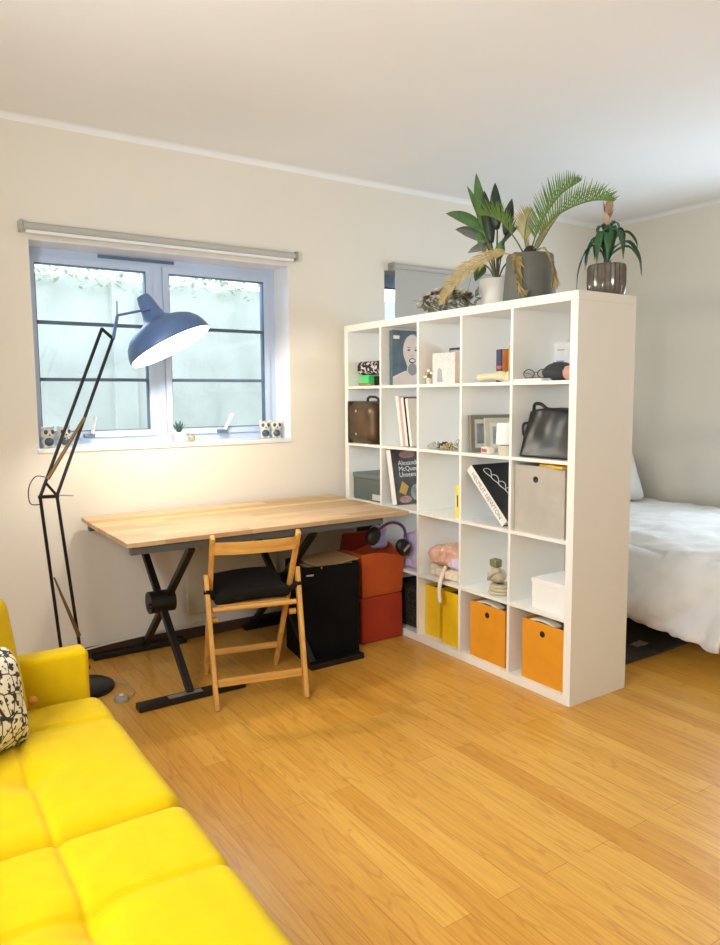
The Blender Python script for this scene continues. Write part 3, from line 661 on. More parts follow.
for k, (x, y, z) in enumerate(((0, .012, .055), (.01, -.012, .06), (-.008, -.004, .072), (-.012, .016, .04))): MB().ball((x, y, z), (.013, .013, .01), 10).build('blossom', 'petal' if k else 'beadgold', t, smooth=True)
# bone, navy book, tan book
tag(MB().tube(bez([(0, .1, .022), (-.005, .06, .026), (0, .0, .03), (.01, -.05, .032), (.02, -.08, .022)], 14), [.008, .016, .02, .02, .018, .018, .018, .02, .022, .024, .026, .026, .024, .02, .01][:len(bez([(0, .1, .022), (-.005, .06, .026), (0, .0, .03), (.01, -.05, .032), (.02, -.08, .022)], 14))], 12).build('bone_ornament', 'bone', loc=at(1, .07, .585), smooth=True), 'smooth cream bone shaped ornament lying on the top shelf', 'ornament')
tag(MB().lathe([(0, 0), (.022, 0), (.026, .015), (.016, .034), (.006, .05), (0, .054)], seg=16).build('shell_ornament', 'bone', loc=at(1, .06, .46), smooth=True), 'small cream shell beside the bone shaped ornament', 'ornament')
t = thing('navy_box', 'navy blue upright box with a red band on the top shelf', 'box', at(1, .16, .595), math.radians(-12))
MB().box((-.028, -.022, 0), (.02, .022, .165), bev=.001).build('sleeve', 'navy', t); MB().box((-.0287, -.0227, .068), (.0205, .0227, .083)).build('band', 'redstripe', t)
MB().box((-.02, -.0285, .001), (.02, -.0228, .16)).build('side_card', 'orange_spine', t)
t = thing('tan_book', 'slim tan book standing right of the navy box', 'book', at(1, .2, .52), math.radians(-8))
MB().box((-.06, -.014, 0), (.07, -.011, .185)).build('cover', 'tancover', t); MB().box((-.06, .011, 0), (.07, .014, .185)).build('back_cover', 'tancover', t); MB().box((-.06, -.011, 0), (-.057, .011, .185)).build('spine', 'tancover', t); MB().box((-.057, -.011, .003), (.067, .011, .182)).build('page_block', 'page', t)
# row 1 right cell
tag(MB().box((-.05, -.085, 0), (.05, .085, .012), bev=.002).build('notepad', 'page', loc=at(1, .058, .29)), 'flat white notepad under the spectacles on the top shelf', 'notepad')
t = thing('spectacles', 'thin framed spectacles resting on the white notepad', 'glasses', (.06, .285, zt(1)+.0135), math.radians(-70))
for s in (-1, 1):
    r = [(s*.034+.026*math.cos(a), 0, .021+.02*math.sin(a)) for a in [2*PI*k/20 for k in range(21)]]
    f = MB().tube(r, .0022, 6, False).build('rim', 'charcoal', t, smooth=True); MB().prism(r[:20], (0, .001, 0)).build('lens', 'lens', f)
    MB().tube([(s*.06, 0, .026), (s*.064, .06, .026), (s*.062, .11, .02), (s*.058, .13, .006)], .0018, 6).build('temple', 'charcoal', t, smooth=True)
MB().tube([(-.009, 0, .026), (0, -.002, .03), (.009, 0, .026)], .0018, 6).build('bridge', 'charcoal', t)
t = thing('grey_cap', 'dark grey cap lying on the top right shelf', 'cap', at(1, .13, .21), .3)
MB().rbox((.15, .13, .085), .042, (8, 8, 5), (0, 0, .0425), fn=lambda p: (p.x*(1-.25*max(0, p.z)/.04), p.y*(1-.2*max(0, p.z)/.04), p.z*(1 if p.y < .02 else .9))).build('crown', 'cap', t, smooth=True)
MB().rbox((.12, .1, .012), .005, (8, 8, 2), (-.02, .09, .012), fn=lambda p: (p.x*(1-max(0, p.y)*5), p.y, p.z-.1*abs(p.x)**1.5)).build('brim', 'cap', t, smooth=True)
t = thing('leaflet', 'upright printed leaflet with a blue panel behind the grey cap', 'leaflet', at(1, .27, .29), math.radians(-70))
MB().box((-.06, 0, 0), (.045, .003, .185)).build('sheet', 'card', t); MB().box((-.048, -.0006, .02), (-.005, 0, .1)).build('blue_panel', 'cardblue', t); MB().box((-.045, -.0006, .148), (.01, 0, .152)).build('printed_line', 'redstripe', t)
tag(MB().box((-.05, 0, 0), (.045, .003, .15), rot=rx(-.06), piv=(0, 0, 0)).build('leaflet', 'card', loc=at(1, .245, .225)), 'plain pale leaflet at the right of the blue panelled leaflet', 'leaflet').rotation_euler = (0, 0, math.radians(-75))
tag(MB().lathe([(0, 0), (.02, 0), (.034, .02), (.036, .04), (.026, .06), (0, .068)], seg=20).build('pink_pot', 'pinkskin', loc=at(1, .06, .082), smooth=True), 'small round pink pot at the right end of the top shelf', 'pot')
# row 2: bag, leaning books
t = thing('vanity_case', 'shiny bronze brown vanity case on the second left shelf', 'bag', at(2, .085, 1.622), 0)
MB().rbox((.24, .29, .255), .06, (8, 10, 8), (0, 0, .128), fn=lambda p: (p.x, p.y, p.z*(1+.05*(p.y/.15)))).build('body', 'bronze', t, smooth=True)
MB().rbox((.246, .016, .258), .007, (6, 2, 6), (0, .105, .13)).build('strap', 'darkbrown', t, smooth=True)
for z in (.06, .2): MB().ball((-.121, .02, z), (.004, .008, .008), 12).build('stud', 'silver', t, smooth=True)
MB().tube(bez([(-.02, -.08, .245), (-.02, -.07, .275), (-.02, -.02, .285), (-.02, .03, .28), (-.02, .04, .25)], 14), .008, 10).build('handle', 'darkbrown', t, smooth=True)
def leaning_book(name, label, y0, z, lean, th, hgt, dep, cover, spine, pages='page', x0=.035, group=None, row=2):
    """spine faces the room; lean tips the top to the left (+y)"""
    t = thing(name, label, 'book', (x0, y0, zt(row)+.001+th*math.sin(lean)), 0, group, (-lean, 0, 0))
    MB().box((0, 0, 0), (.0025, th, hgt)).build('spine', spine, t)
    MB().box((.0025, 0, 0), (dep, .0025, hgt)).build('cover', cover, t); MB().box((.0025, th-.0025, 0), (dep, th, hgt)).build('back_cover', cover, t)
    MB().box((.0026, .0026, .003), (dep-.004, th-.0026, hgt-.003)).build('page_block', pages, t)
    return t
yy = 1.262
for k, (lab, th, hg, cv, sp) in enumerate((('white spined book leaning first in the row of four', .022, .29, 'cream', 'spine'), ('dusty pink book leaning between two white books', .02, .285, 'pinkpaper', 'pinkpaper'), ('white spined black covered book leaning right of the dusty pink one', .022, .28, 'blackcover', 'spine'), ('white spined book standing rightmost in the leaning row', .02, .275, 'cream', 'spine'))):
    leaning_book('book', lab, yy, .0015+th*math.sin(.14)*0, .17, th, hg, .21, cv, sp, group='books leaning on the second shelf'); yy -= [.021, .023, .036, 0][k]+.002
# beads
for k, (x, y, r, m, lab) in enumerate(((.06, 1.0, .03, 'bead', 'silver bead string heaped leftmost on the second shelf'), (.075, .945, .026, 'beadblack', 'black bead string heaped among the silver beads'), (.055, .885, .03, 'beadgold', 'gold bead string heaped on the second shelf'), (.09, .815, .034, 'bead', 'silver bead tangle at the right end of the jewellery'))):
    b = MB(); nb = 44; r *= 1.35
    for j in range(nb):
        a = j*2.4; q = r*math.sqrt((j+.5)/nb); zz = .006+.03*(1-q/r)+.004*(j % 3) + (.06*(1-q/r) if k == 3 else 0)
        b.ball((q*math.cos(a), 1.3*q*math.sin(a), zz), .0062, 8)
    tag(b.build('bead_necklace', m, loc=at(2, x, y), smooth=True), lab, 'necklace', 'jewellery on the second shelf')
# frames
def picture_frame(label, x, y, w, h, fm, inner, lean, ang, th=.016):
    t = thing('picture_frame', label, 'picture frame', at(2, x, y), 0, None, (lean, 0, ang)); b = .022
    f = MB(); f.box((-w/2, 0, 0), (-w/2+b, th, h)); f.box((w/2-b, 0, 0), (w/2, th, h)); f.box((-w/2+b, 0, 0), (w/2-b, th, b)); f.box((-w/2+b, 0, h-b), (w/2-b, th, h)); f.build('frame', fm, t)
    MB().box((-w/2+b, th*.5, b), (w/2-b, th*.9, h-b)).build('mount', 'cream', t); MB().box((-w/2+b*2, th*.4, b*2), (w/2-b*2, th*.49, h-b*2)).build('picture', inner, t)
picture_frame('large grey picture frame at the back of the second shelf', .155, .668, .25, .19, 'frame_grey', 'photo', -.05, math.radians(-6), .025)
picture_frame('smaller cream picture frame in front of the grey frame', .17, .607, .18, .175, 'frame_cream', 'photo', -.1, math.radians(-14))
t = thing('table_lamp', 'tiny white table lamp with cream base on the second shelf', 'lamp', at(2, .06, .468))
MB().lathe([(0, 0), (.036, 0), (.04, .02), (.038, .045), (.014, .054), (.008, .06), (0, .06)], seg=20).build('base', 'ceramic', t, smooth=40); MB().lathe([(.05, .052), (.046, .155), (.044, .155), (.048, .052)], seg=24).build('lamp_shade', 'lampshade', t, smooth=40)
MB().tube([(0, 0, .06), (0, 0, .12)], .005, 8).build('stem', 'ceramic', t)
t = thing('red_print_tin', 'small white tin with red print before the frames', 'tin', at(2, .04, .575), -.2)
MB().rbox((.04, .07, .034), .008, (3, 4, 3), (0, 0, .017)).build('body', 'cream', t, smooth=True); MB().box((-.0208, -.024, .008), (-.0201, .024, .026)).build('label', 'redlabel', t)
# handbag
t = thing('handbag', 'black leather handbag on the second shelf beside the end panel', 'handbag', at(2, .125, .21), 0)
def bag_fn(p):
    u = (p.z+.108)/.216
    x = p.x*(1.15-.62*u)+.012*u; y = p.y*(1.06-.05*u)
    k = .006*math.sin(p.y*38+u*2)*(.3+u)+.005*noise.noise(V((y*10, u*3, 2)))
    return (x+(k if p.x < 0 else -k), y, p.z+(.01*math.sin(p.y*16+1) if u > .6 else 0))
MB().rbox((.16, .29, .216), .012, (6, 24, 16), (0, 0, .108), fn=bag_fn).build('body', 'leather', t, smooth=True)
MB().tube(bez([(-.02, .125, .205), (-.03, .11, .245), (-.025, .075, .245), (-.015, .04, .222), (-.005, -.05, .222), (0, -.1, .213)], 22), .008, 10).build('handle', 'leather', t, smooth=True)
MB().tube(bez([(-.03, .142, .16), (-.05, .162, .15), (-.05, .163, .11), (-.04, .15, .08)], 12), .006, 8).build('side_strap', 'leather', t, smooth=True)
MB().box((-.032, -.115, .178), (-.024, -.085, .187)).build('clasp', 'silver', t)
# row 3
t = thing('lidded_box', 'grey green lidded storage box on the third left shelf', 'box', at(3, .155, 1.615))
MB().box((-.13, -.15, 0), (.13, .15, .135), bev=.003).build('body', 'greybox', t); MB().box((-.134, -.154, .1355), (.134, .154, .165), bev=.004).build('lid', 'greylid', t)
MB().box((-.1325, -.145, .01), (-.1305, -.06, .045)).build('label_plate', 'label', t)
ll = math.radians(14.5)
t = leaning_book('book', 'big dark collage cover book with white spine on third shelf', 1.317, .0105, .205, .04, .325, .27, 'bookdark', 'spine', x0=.03, row=3)
cov = [c for c in t.children if c.name.startswith('cover')][0]
text('title', 'Alexander\nMcQueen\nUnseen', .041, 'print_white', cov, (.045, -.0005, .228), (PI/2, 0, 0), .0004, space=.85)
pz = MB().prism([(.03, -.0002, .07), (.075, -.0002, .05), (.105, -.0002, .1), (.06, -.0002, .135)], (0, -.0006, 0)).build('printed_gold_shape', 'gold', cov)
disc(cov, 'printed_rose', 'coverpink', (.07, .025), .045, .022, -.0002); disc(cov, 'printed_haze', 'photo', (.16, .06), .045, .05, -.0002); disc(cov, 'printed_rust', 'coverpink', (.12, .29), .06, .022, -.0002)
tag(MB().box((0, -.016, 0), (.13, .016, .175), bev=.001).build('yellow_booklet', 'yellowbook', loc=at(3, .03, .785)), 'bright yellow booklet standing at the right of its shelf', 'booklet')
MB().box((-.0008, -.004, .06), (-.0001, .004, .12)).build('printed_word', 'charcoal', bpy.data.objects['yellow_booklet'])
# leaning giant book: spine to the room, tipped 45 degrees
th, hl, dp = .045, .36, .28
t = thing('book', 'huge white spined black book leaning diagonally on third shelf', 'book', (.03, .428, zt(3)+.0335), 0, None, (math.radians(-45), 0, 0))
MB().box((0, 0, 0), (.003, th, hl)).build('spine', 'spine', t)
cv = MB().box((.003, 0, 0), (dp, .003, hl)).build('cover', 'blackcover', t); MB().box((.003, th-.003, 0), (dp, th, hl)).build('back_cover', 'blackcover', t); MB().box((.0031, .0031, .004), (dp-.005, th-.0031, hl-.004)).build('page_block', 'page', t)
sp = [c for c in t.children if c.name.startswith('spine')][0]
# reads down the spine from its upper end
text('spine_title', 'HELMUT NEWTON', .034, 'print_grey', sp, (-.0004, .034, .325), (math.radians(90), math.radians(90), math.radians(-90)), .0004, sx=1.0)
b = MB()
for j in range(4): b.tube([(.08+.02*j+.018*math.cos(a)+.008*math.sin(2*a), -.001, .30-.045*j+.03*math.sin(a)) for a in [2*PI*k/20 for k in range(21)]], .0022, 6, False)
b.build('cover_script', 'print_white', cv, smooth=True)
def bin_box(name, label, loc, w, d, h, m, hx=0, group=None, hz=.05):
    t = thing(name, label, 'storage box', loc, 0, group); q = .006
    b = MB(); b.box((0, -w/2, 0), (q, w/2, h)); b.box((d-q, -w/2, 0), (d, w/2, h)); b.box((q, -w/2, 0), (d-q, -w/2+q, h)); b.box((q, w/2-q, 0), (d-q, w/2, h)); b.box((q, -w/2+q, 0), (d-q, w/2-q, q)); b.build('body', m, t)
    g = MB().lathe([(.0, -.001), (.011, -.001), (.0135, -.003), (.015, -.001), (.015, .0005)], (0, hx, h-hz), 18, (1, 0, 0)).build('grommet', 'hole', t, smooth=40)
    return t
bin_box('fabric_bin', 'grey fabric storage bin filling the third shelf cube', at(3, .02, .2185), .30, .33, .315, 'greybin', .02, hz=.062)
tag(MB().rbox((.09, .17, .014), .006, (8, 12, 2), fn=lambda p: (p.x+.02*math.sin(p.y*22), p.y, p.z-.004*abs(math.sin(p.y*30))), c=(0, 0, .007)).build('yellow_strap', 'mustard', loc=(.06, .15, zt(3)+.3155), smooth=True), 'folded yellow strap lying on the grey fabric bin', 'strap')
# row 4
def heap(name, label, loc, size, m, seed, cat='cloth', group=None, amp=.035):
    def fn(p):
        q = p*9+V((seed*3.1, seed*1.7, 0))
        if p.z > -size[2]*.3:
            f = abs(math.sin(p.x*31+p.y*22*(1 if seed % 2 else -1)+3*noise.noise(p*7+V((seed, 0, 0)))))
            n1 = abs(noise.noise(p*11+V((seed*5, 0, 2)))); n2 = abs(noise.noise(p*24+V((seed*2, 4, 2))))
            p = p*(1+.08*(f-.5))+p.normalized()*(.026*(.35-n1*1.6)+.012*(.3-n2*1.5))
        return (p.x+amp*noise.noise(q), p.y+amp*noise.noise(q+V((7, 1, 3))), p.z+amp*.9*noise.noise(q*.8+V((2, 9, 1)))*(1 if p.z > -size[2]*.3 else 0))
    return tag(MB().rbox(size, min(size)*.45, (34, 34, 12), (0, 0, size[2]/2), fn=fn, k=4).build(name, m, loc=loc, smooth=True), label, cat, group)
heap('folded_cloth', 'cream folded cloth at the bottom of the clothes heap', at(4, .16, .91), (.26, .26, .06), 'creamcloth', 1, group='clothes on the fourth shelf', amp=.02)
heap('crumpled_cloth', 'peach pink garment heaped on top of the cream cloth', (.16, .925, zt(4)+.06), (.26, .22, .11), 'peachcloth', 2, group='clothes on the fourth shelf')
heap('crumpled_cloth', 'pale lilac garment at the right of the peach garment', (.09, .82, zt(4)+.062), (.12, .12, .06), 'lilaccloth', 4, group='clothes on the fourth shelf', amp=.02)
tag(MB().tube(bez([(.05, .9, zt(4)+.065), (.015, .88, zt(4)+.04), (-.02, .86, zt(4)+.005), (-.03, .86, zt(4)-.05), (-.028, .85, zt(4)-.11)], 20), [.012]*21 if len(bez([(0, 0, 0)]*5, 20)) == 21 else .012, 8).build('cream_ribbon', 'creamcloth', smooth=True), 'cream sash hanging from the clothes heap over the yellow folders', 'sash')
t = thing('rolled_webbing', 'beige webbing roll lying flat on the fourth shelf', 'webbing', at(4, .08, .515))
for k in range(3): MB().lathe([(.02, 0), (.058-.004*k, 0), (.062-.004*k, .008), (.058-.004*k, .016), (.02, .016)], (0, 0, .0165*k), 28).build('coil', 'ropebeige', t, smooth=40)
t = thing('webbing_ball', 'round beige knotted bundle on the webbing roll', 'bundle', (.075, .535, zt(4)+.051))
MB().ball((0, 0, .04), (.045, .05, .04), 18).build('bundle', 'ropebeige', t, smooth=True); MB().tube(bez([(-.04, .02, .02), (-.052, 0, .04), (-.046, -.02, .06), (-.02, -.04, .07)], 10), .008, 8).build('loop', 'ropebeige', t, smooth=True)
tag(MB().rbox((.045, .05, .04), .008, (3, 3, 3), (0, 0, .02)).build('khaki_tin', 'khaki', loc=(.075, .545, zt(4)+.1315), smooth=True), 'small khaki tin on top of the beige bundle', 'tin')
t = thing('white_box', 'plain white lidded box on the fourth shelf by the end panel', 'box', at(4, .03, .152))
MB().box((0, -.107, 0), (.26, .107, .118), bev=.0015).build('body', 'whitebox', t); MB().box((-.0025, -.11, .1185), (.2625, .11, .142), bev=.0015).build('lid', 'whitebox', t)
heap('crumpled_cloth', 'white crumpled cloth in the shelf cube behind the headphones', at(4, .24, 1.25), (.18, .22, .2), 'pale_cloth', 6)
heap('crumpled_cloth', 'lilac crumpled cloth at the front of the cube behind headphones', at(4, .06, 1.19), (.07, .16, .2), 'lilac', 8, amp=.015)
tag(MB().box((-.12, -.14, 0), (.12, .14, .26), bev=.006).build('black_crate', 'olive', loc=at(4, .16, 1.62)), 'black crate in the shelf cube under the desk top', 'crate')
# row 5
t = thing('wicker_basket', 'dark woven basket in the bottom cube beside the red box', 'basket', at(5, .17, 1.26))
MB().rbox((.26, .28, .25), .03, (8, 8, 8), (0, 0, .125)).build('body', 'wicker', t, smooth=True)
for k, (x, y, w, h, lab) in enumerate(((.05, 1.012, .125, .285, 'yellow folder standing left of the hanging sash in the bottom cube'), (.03, .836, .13, .292, 'yellow folder standing right of the hanging sash in the bottom cube'))):
    t = thing('yellow_folder', lab, 'folder', at(5, x, y), 0, 'yellow folders in the bottom cube')
    b = MB(); b.box((0, -w/2, 0), (.003, w/2, h)); b.box((.003, -w/2, 0), (.27, -w/2+.003, h)); b.box((.003, w/2-.003, 0), (.27, w/2, h)); b.box((.267, -w/2+.003, 0), (.27, w/2-.003, h)); b.box((.003, -w/2+.003, 0), (.267, w/2-.003, .003)); b.build('sleeve', 'yellowbag', t)
    MB().box((.01, -w/2+.006, .004), (.262, w/2-.006, h-.02)).build('contents', 'charcoal', t)
b1 = bin_box('storage_box', 'orange fabric box left of the other orange box', at(5, .025, .55), .25, .33, .288, 'orangebin', .0, 'orange boxes in the bottom row')
b2 = copy_tree(b1); b2.location = at(5, .025, .186); b2['label'] = 'orange fabric box nearest the end panel'
for bx, yy, labs in ((b1, .55, ('pale paper tipped up in the left orange box', 'grey papers lying in the left orange box')), (b2, .186, ('pale paper roll tipped up in the right orange box', 'grey papers lying in the right orange box'))):
    tag(MB().box((-.11, -.1, -.004), (.13, .1, .004), rot=ry(-.12)).build('paper_stack', 'papers', loc=(.19, yy, zt(5)+.262)), labs[1], 'paper', 'papers in the orange boxes')
    tag(MB().rbox((.05, .16, .012), .005, (4, 8, 2), fn=lambda p: (p.x, p.y, p.z+.012*math.cos(p.y*22))).build('paper_sheet', 'page', loc=(.066, yy+.02, zt(5)+.282), smooth=True), labs[0], 'paper', 'papers in the orange boxes')

# ------------------------------------------------------------------ plants on the shelving unit
T0 = SH+.0005
def palm():
    t = thing('potted_palm', 'cycad palm with yellowing fronds in a grey planter', 'plant', (.2, .465, T0))
    o = V((.2, .465, T0)); Q = lambda y, z, x=.2: V((x, y, z))-o
    MB().lathe([(0, 0), (.124, 0), (.128, .006), (.112, .225), (.108, .232), (.1, .225), (.1, .2), (0, .2)], seg=40).build('planter', 'pot_grey', t, smooth=40)
    MB().lathe([(0, .203), (.098, .203), (.07, .212), (0, .22)], seg=20).build('soil', 'soil', t, smooth=True)
    MB().ball((0, 0, .235), (.035, .035, .045), 14).build('crown', 'soil', t, smooth=True)
    def frond(path, n, ln, m, droop=.25, up=.6, start=.25, sm='stem', wid=.0042, curl=0, roll=0):
        pts = bez(path, 26); s = MB().tube(pts, [.0042*(1-.75*i/(len(pts)-1)) for i in range(len(pts))], 6)
        f = s.build('frond', sm, t, smooth=True); lf = MB(); N = len(pts)-1
        for k in range(n):
            u = start+(1-start)*(k+.5)/n; i = min(int(u*N), N-1); fr = u*N-i; p = pts[i].lerp(pts[i+1], fr); d = (pts[i+1]-pts[i]).normalized()
            prof = math.sin(min(1, (u-start)/(1-start)*.86+.14)*PI)**.6
            side = d.cross(V((0, 0, 1)));
            if side.length < .1: side = V((1, 0, 0))
            side.normalize(); nrm = side.cross(d).normalized()
            side, nrm = side*math.cos(roll)+nrm*math.sin(roll), nrm*math.cos(roll)-side*math.sin(roll)
            for sg in (-1, 1):
                l = ln*prof*random.uniform(.85, 1.1)
                dr = (d*.75+side*sg*(.55)+nrm*up*random.uniform(.8, 1.2)).normalized()
                e = p+dr*l+V((0, 0, -droop*l)); mid = p+dr*l*.55+V((0, 0, -droop*l*.15))
                if curl: e += V((random.uniform(-1, 1), random.uniform(-1, 1), random.uniform(-1, 0)))*l*curl
                lf.leaf([p, mid, e], [wid*.7, wid*.8, .0003], side=d)
        lf.build('leaflets', m, f)
    frond([Q(.47, 2.05), Q(.44, 2.14, .21), Q(.38, 2.24, .22), Q(.3, 2.31, .23), Q(.2, 2.345, .24)], 34, .12, 'leaf', .02, .8, .22)
    frond([Q(.455, 2.05), Q(.4, 2.13, .19), Q(.3, 2.2, .19), Q(.19, 2.225, .19), Q(.08, 2.225, .19), Q(-.02, 2.20, .19)], 38, .13, 'leaf', .05, .85, .2)
    frond([Q(.47, 2.05, .17), Q(.49, 2.13, .12), Q(.545, 2.21, .09), Q(.61, 2.25, .07), Q(.67, 2.265, .06)], 28, .11, 'leaf', .0, .8, .3)
    frond([Q(.47, 2.05), Q(.49, 2.12, .19), Q(.475, 2.2, .18), Q(.45, 2.26, .18)], 20, .1, 'leafy', .05, .25, .1)
    frond([Q(.46, 2.05), Q(.43, 2.1, .23), Q(.39, 2.17, .25), Q(.35, 2.24, .28)], 18, .09, 'leafy', .05, .4, .15)
    frond([Q(.5, 2.05, .16), Q(.58, 2.07, .1), Q(.68, 2.03, .04), Q(.77, 1.95, -.02), Q(.83, 1.85, -.055)], 36, .085, 'dead', .15, .2, .15, 'dead', curl=.12, roll=1.3, wid=.0042)
    frond([Q(.46, 2.05, .17), Q(.43, 2.03, .08), Q(.41, 1.95, .05), Q(.385, 1.87, .045), Q(.36, 1.85, .06)], 34, .05, 'dead', .1, .3, .1, 'dead', wid=.009, curl=.3, roll=.8)
    frond([Q(.43, 2.05, .18), Q(.33, 2.06, .14), Q(.26, 2.0, .11), Q(.22, 1.93, .09), Q(.21, 1.86, .08)], 34, .055, 'dead', .3, .2, .25, 'dead', curl=.2, roll=.9, wid=.006)
palm()
def broad_plant():
    o = V((.21, .70, T0)); t = thing('broadleaf_plant', 'broad dark leaved plant in a frosted white pot', 'plant', o)
    MB().lathe([(0, 0), (.072, 0), (.076, .006), (.086, .145), (.083, .15), (.077, .142), (.075, .12), (0, .12)], seg=32).build('planter', 'pot_white', t, smooth=40)
    MB().lathe([(0, .122), (.074, .122), (0, .128)], seg=16).build('soil', 'soil', t)
    Q = lambda y, z, x=.21: V((x, y, z))-o
    def lf(base, tip, w, m, bow=.03, stem_from=(0, 0, .125), side=(.62, -.72, .15)):
        b, e = Q(*base), Q(*tip); n = 9; d = e-b; pts = []; ws = []
        for i in range(n+1):
            u = i/n; p = b+d*u+V((-.5, -.4, 0))*(bow*math.sin(PI*u))+V((0, 0, -abs(d.y)*.25*u*u)); pts.append(p); ws.append(w*math.sin(PI*min(1, .06+u*.94))**.75*(1-.35*u))
        l = MB().leaf(pts, ws, side=side, fold=.12).build('leaf', m, t, smooth=True, solid=.0012)
        MB().tube(bez([V(stem_from), V(stem_from).lerp(b, .5)+V((0, 0, .02)), b], 8), .004, 6).build('leaf_stem', 'stem' if m == 'broad' else 'stemdark', l, smooth=True)
    lf((.80, 2.24), (.86, 2.55), .034, 'broad', .02)
    lf((.78, 2.22), (1.1, 2.46), .036, 'broad', .04, side=(.3, .3, 1))
    lf((.78, 2.17), (1.02, 2.34), .034, 'broadgrey', .03, side=(.3, .4, 1))
    lf((.76, 2.14), (.92, 2.18), .03, 'broadgrey', .02, side=(.4, .3, 1))
    lf((.74, 2.16), (.80, 2.45), .038, 'broaddark', .02)
    lf((.70, 2.22), (.72, 2.46), .036, 'broaddark', .03)
    lf((.64, 2.18), (.60, 2.36), .032, 'broaddark', .02)
    lf((.68, 2.14), (.55, 2.24), .028, 'broaddark', .02, side=(.4, .3, 1))
    lf((.79, 2.12), (.85, 2.29), .026, 'broad', .02)
    lf((.79, 2.06), (.86, 2.0), .036, 'broad', .02)
    lf((.69, 2.07), (.66, 2.17), .03, 'broad', .02)
    lf((.62, 2.05), (.56, 2.1), .018, 'broaddark', .01, side=(.4, .3, 1))
    lf((.76, 2.2), (.93, 2.53), .022, 'broad', .02, side=(.6, -.5, .4))
broad_plant()
def bromeliad():
    o = V((.297, .093, T0)); t = thing('bromeliad', 'strappy bromeliad with faded spike in a ribbed smoked pot', 'plant', o)
    MB().lathe([(0, 0), (.068, 0), (.078, .012), (.083, .06), (.082, .125), (.077, .14), (.072, .14), (.074, .12), (0, .115)], seg=96, rib=.035, nrib=24).build('planter', 'ribglass', t, smooth=50)
    MB().lathe([(0, .117), (.07, .117), (0, .122)], seg=16).build('soil', 'soil', t)
    def strap(a, r, h, drop, w=.016, m='brom'):
        d = V((math.cos(a), math.sin(a), 0)); pts = bez([V((0, 0, .12)), d*r*.2+V((0, 0, .12+h*.75)), d*r*.6+V((0, 0, .12+h)), d*r*.92+V((0, 0, .12+h-drop*.5)), d*r+V((0, 0, .12+h-drop))], 16)
        n = len(pts)-1; MB().leaf(pts, [w*(.75+.4*math.sin(PI*i/n))*(1 if i < n*.7 else max(.08, 1-(i-n*.7)/(n*.3))) for i in range(n+1)], fold=.3).build('leaf', m, t, smooth=True, solid=.0015)
    R = math.radians
    for a, r, h, dr in ((-42, .13, .16, .08), (-30, .16, .12, .14), (-60, .15, .09, .13), (138, .13, .1, .19), (150, .1, .12, .12), (120, .09, .14, .1), (-140, .1, .15, .12), (-100, .1, .16, .13), (-170, .09, .16, .15), (100, .1, .13, .1), (30, .12, .15, .1), (70, .1, .16, .1), (-15, .09, .18, .06), (-120, .07, .18, .1), (160, .05, .19, .04), (-75, .05, .2, .03)):
        strap(R(a), r, h, dr)
    MB().tube([(0, 0, .12), (0, 0, .25), (.004, 0, .36)], [.01, .009, .006], 8).build('flower_stem', 'bract', t, smooth=True)
    for k in range(9):
        a = k*2.4; z = .24+.017*k; MB().leaf([V((0, 0, z)), V((math.cos(a)*.016, math.sin(a)*.016, z+.035)), V((math.cos(a)*.024, math.sin(a)*.024, z+.06+(.02 if k > 5 else 0)))], [.011, .018, .002]).build('bract', 'bract', t, solid=.001)
bromeliad()
def bunch():
    o = V((.11, .92, T0)); t = thing('dried_flowers', 'low bunch of dried white and burgundy flowers lying on the shelving unit', 'flowers', o)
    for k in range(7):
        y = -.16+.05*k; MB().tube([(random.uniform(-.03, .03), y-.02, .006), (random.uniform(-.05, .02), y+.03, .03), (random.uniform(-.06, .01), y+random.uniform(.0, .08), .06)], .0022, 6).build('stalk', 'stemdark', t)
    sg = MB()
    for k in range(150):
        c = V((random.uniform(-.1, .05), random.uniform(-.19, .2), random.uniform(.004, .075)))
        d = V((random.uniform(-1, .3), random.uniform(-1, 1), random.uniform(-.1, .8))).normalized()*random.uniform(.03, .055); sg.leaf([c, c+d*.5, c+d], [.003, .011, .0008])
    sg.build('foliage', 'sage', t)['kind'] = 'stuff'
    for k in range(20):
        y = -.19+.38*(k+.5)/20; c = V((random.uniform(-.1, -.02), y+random.uniform(-.02, .02), random.uniform(.04, .1)+.02*math.cos((y+.05)*12)))
        b = MB(); r = random.uniform(.024, .034)
        for j in range(12):
            a = j*2*PI/12; d = V((math.cos(a)*.8-.5, math.sin(a), math.sin(a*1.5)*.6+.3)).normalized()*r; b.leaf([c, c+d*.6, c+d], [.004, r*.45, .002])
        b.build('blossom', 'burg' if k % 3 == 1 or k in (2, 9) else 'petal', t)
    MB().tube(bez([(0, -.1, .05), (-.01, -.13, .11), (.0, -.135, .16)], 8), .0012, 5).build('dry_tendril', 'sage', t)
bunch()

# ------------------------------------------------------------------ window sill
SZ = 1.1315
def panda(loc, ang, label):
    t = thing('panda_figurine', label, 'figurine', loc, ang, 'panda figurines on the window sill')
    MB().ball((0, 0, .03), (.03, .027, .03), 18).build('torso', 'panda_white', t, smooth=True)
    MB().ball((0, -.018, .03), (.024, .014, .021), 14).build('bib', 'panda_black', t, smooth=True)
    h = MB().ball((0, -.002, .075), (.036, .032, .031), 20).build('head', 'panda_white', t, smooth=True)
    for s in (-1, 1):
        MB().ball((s*.015, -.027, .08), (.0115, .007, .0125), 12, ry(s*.4)).build('eye_patch', 'panda_black', h, smooth=True); MB().ball((s*.027, 0, .101), (.009, .006, .009), 10).build('ear', 'panda_white', h, smooth=True)
        MB().ball((s*.018, -.012, .006), (.011, .014, .006), 10).build('paw', 'panda_white', t, smooth=True)
    MB().ball((0, -.034, .066), (.005, .004, .004), 8).build('nose', 'panda_black', h, smooth=True)
    return t
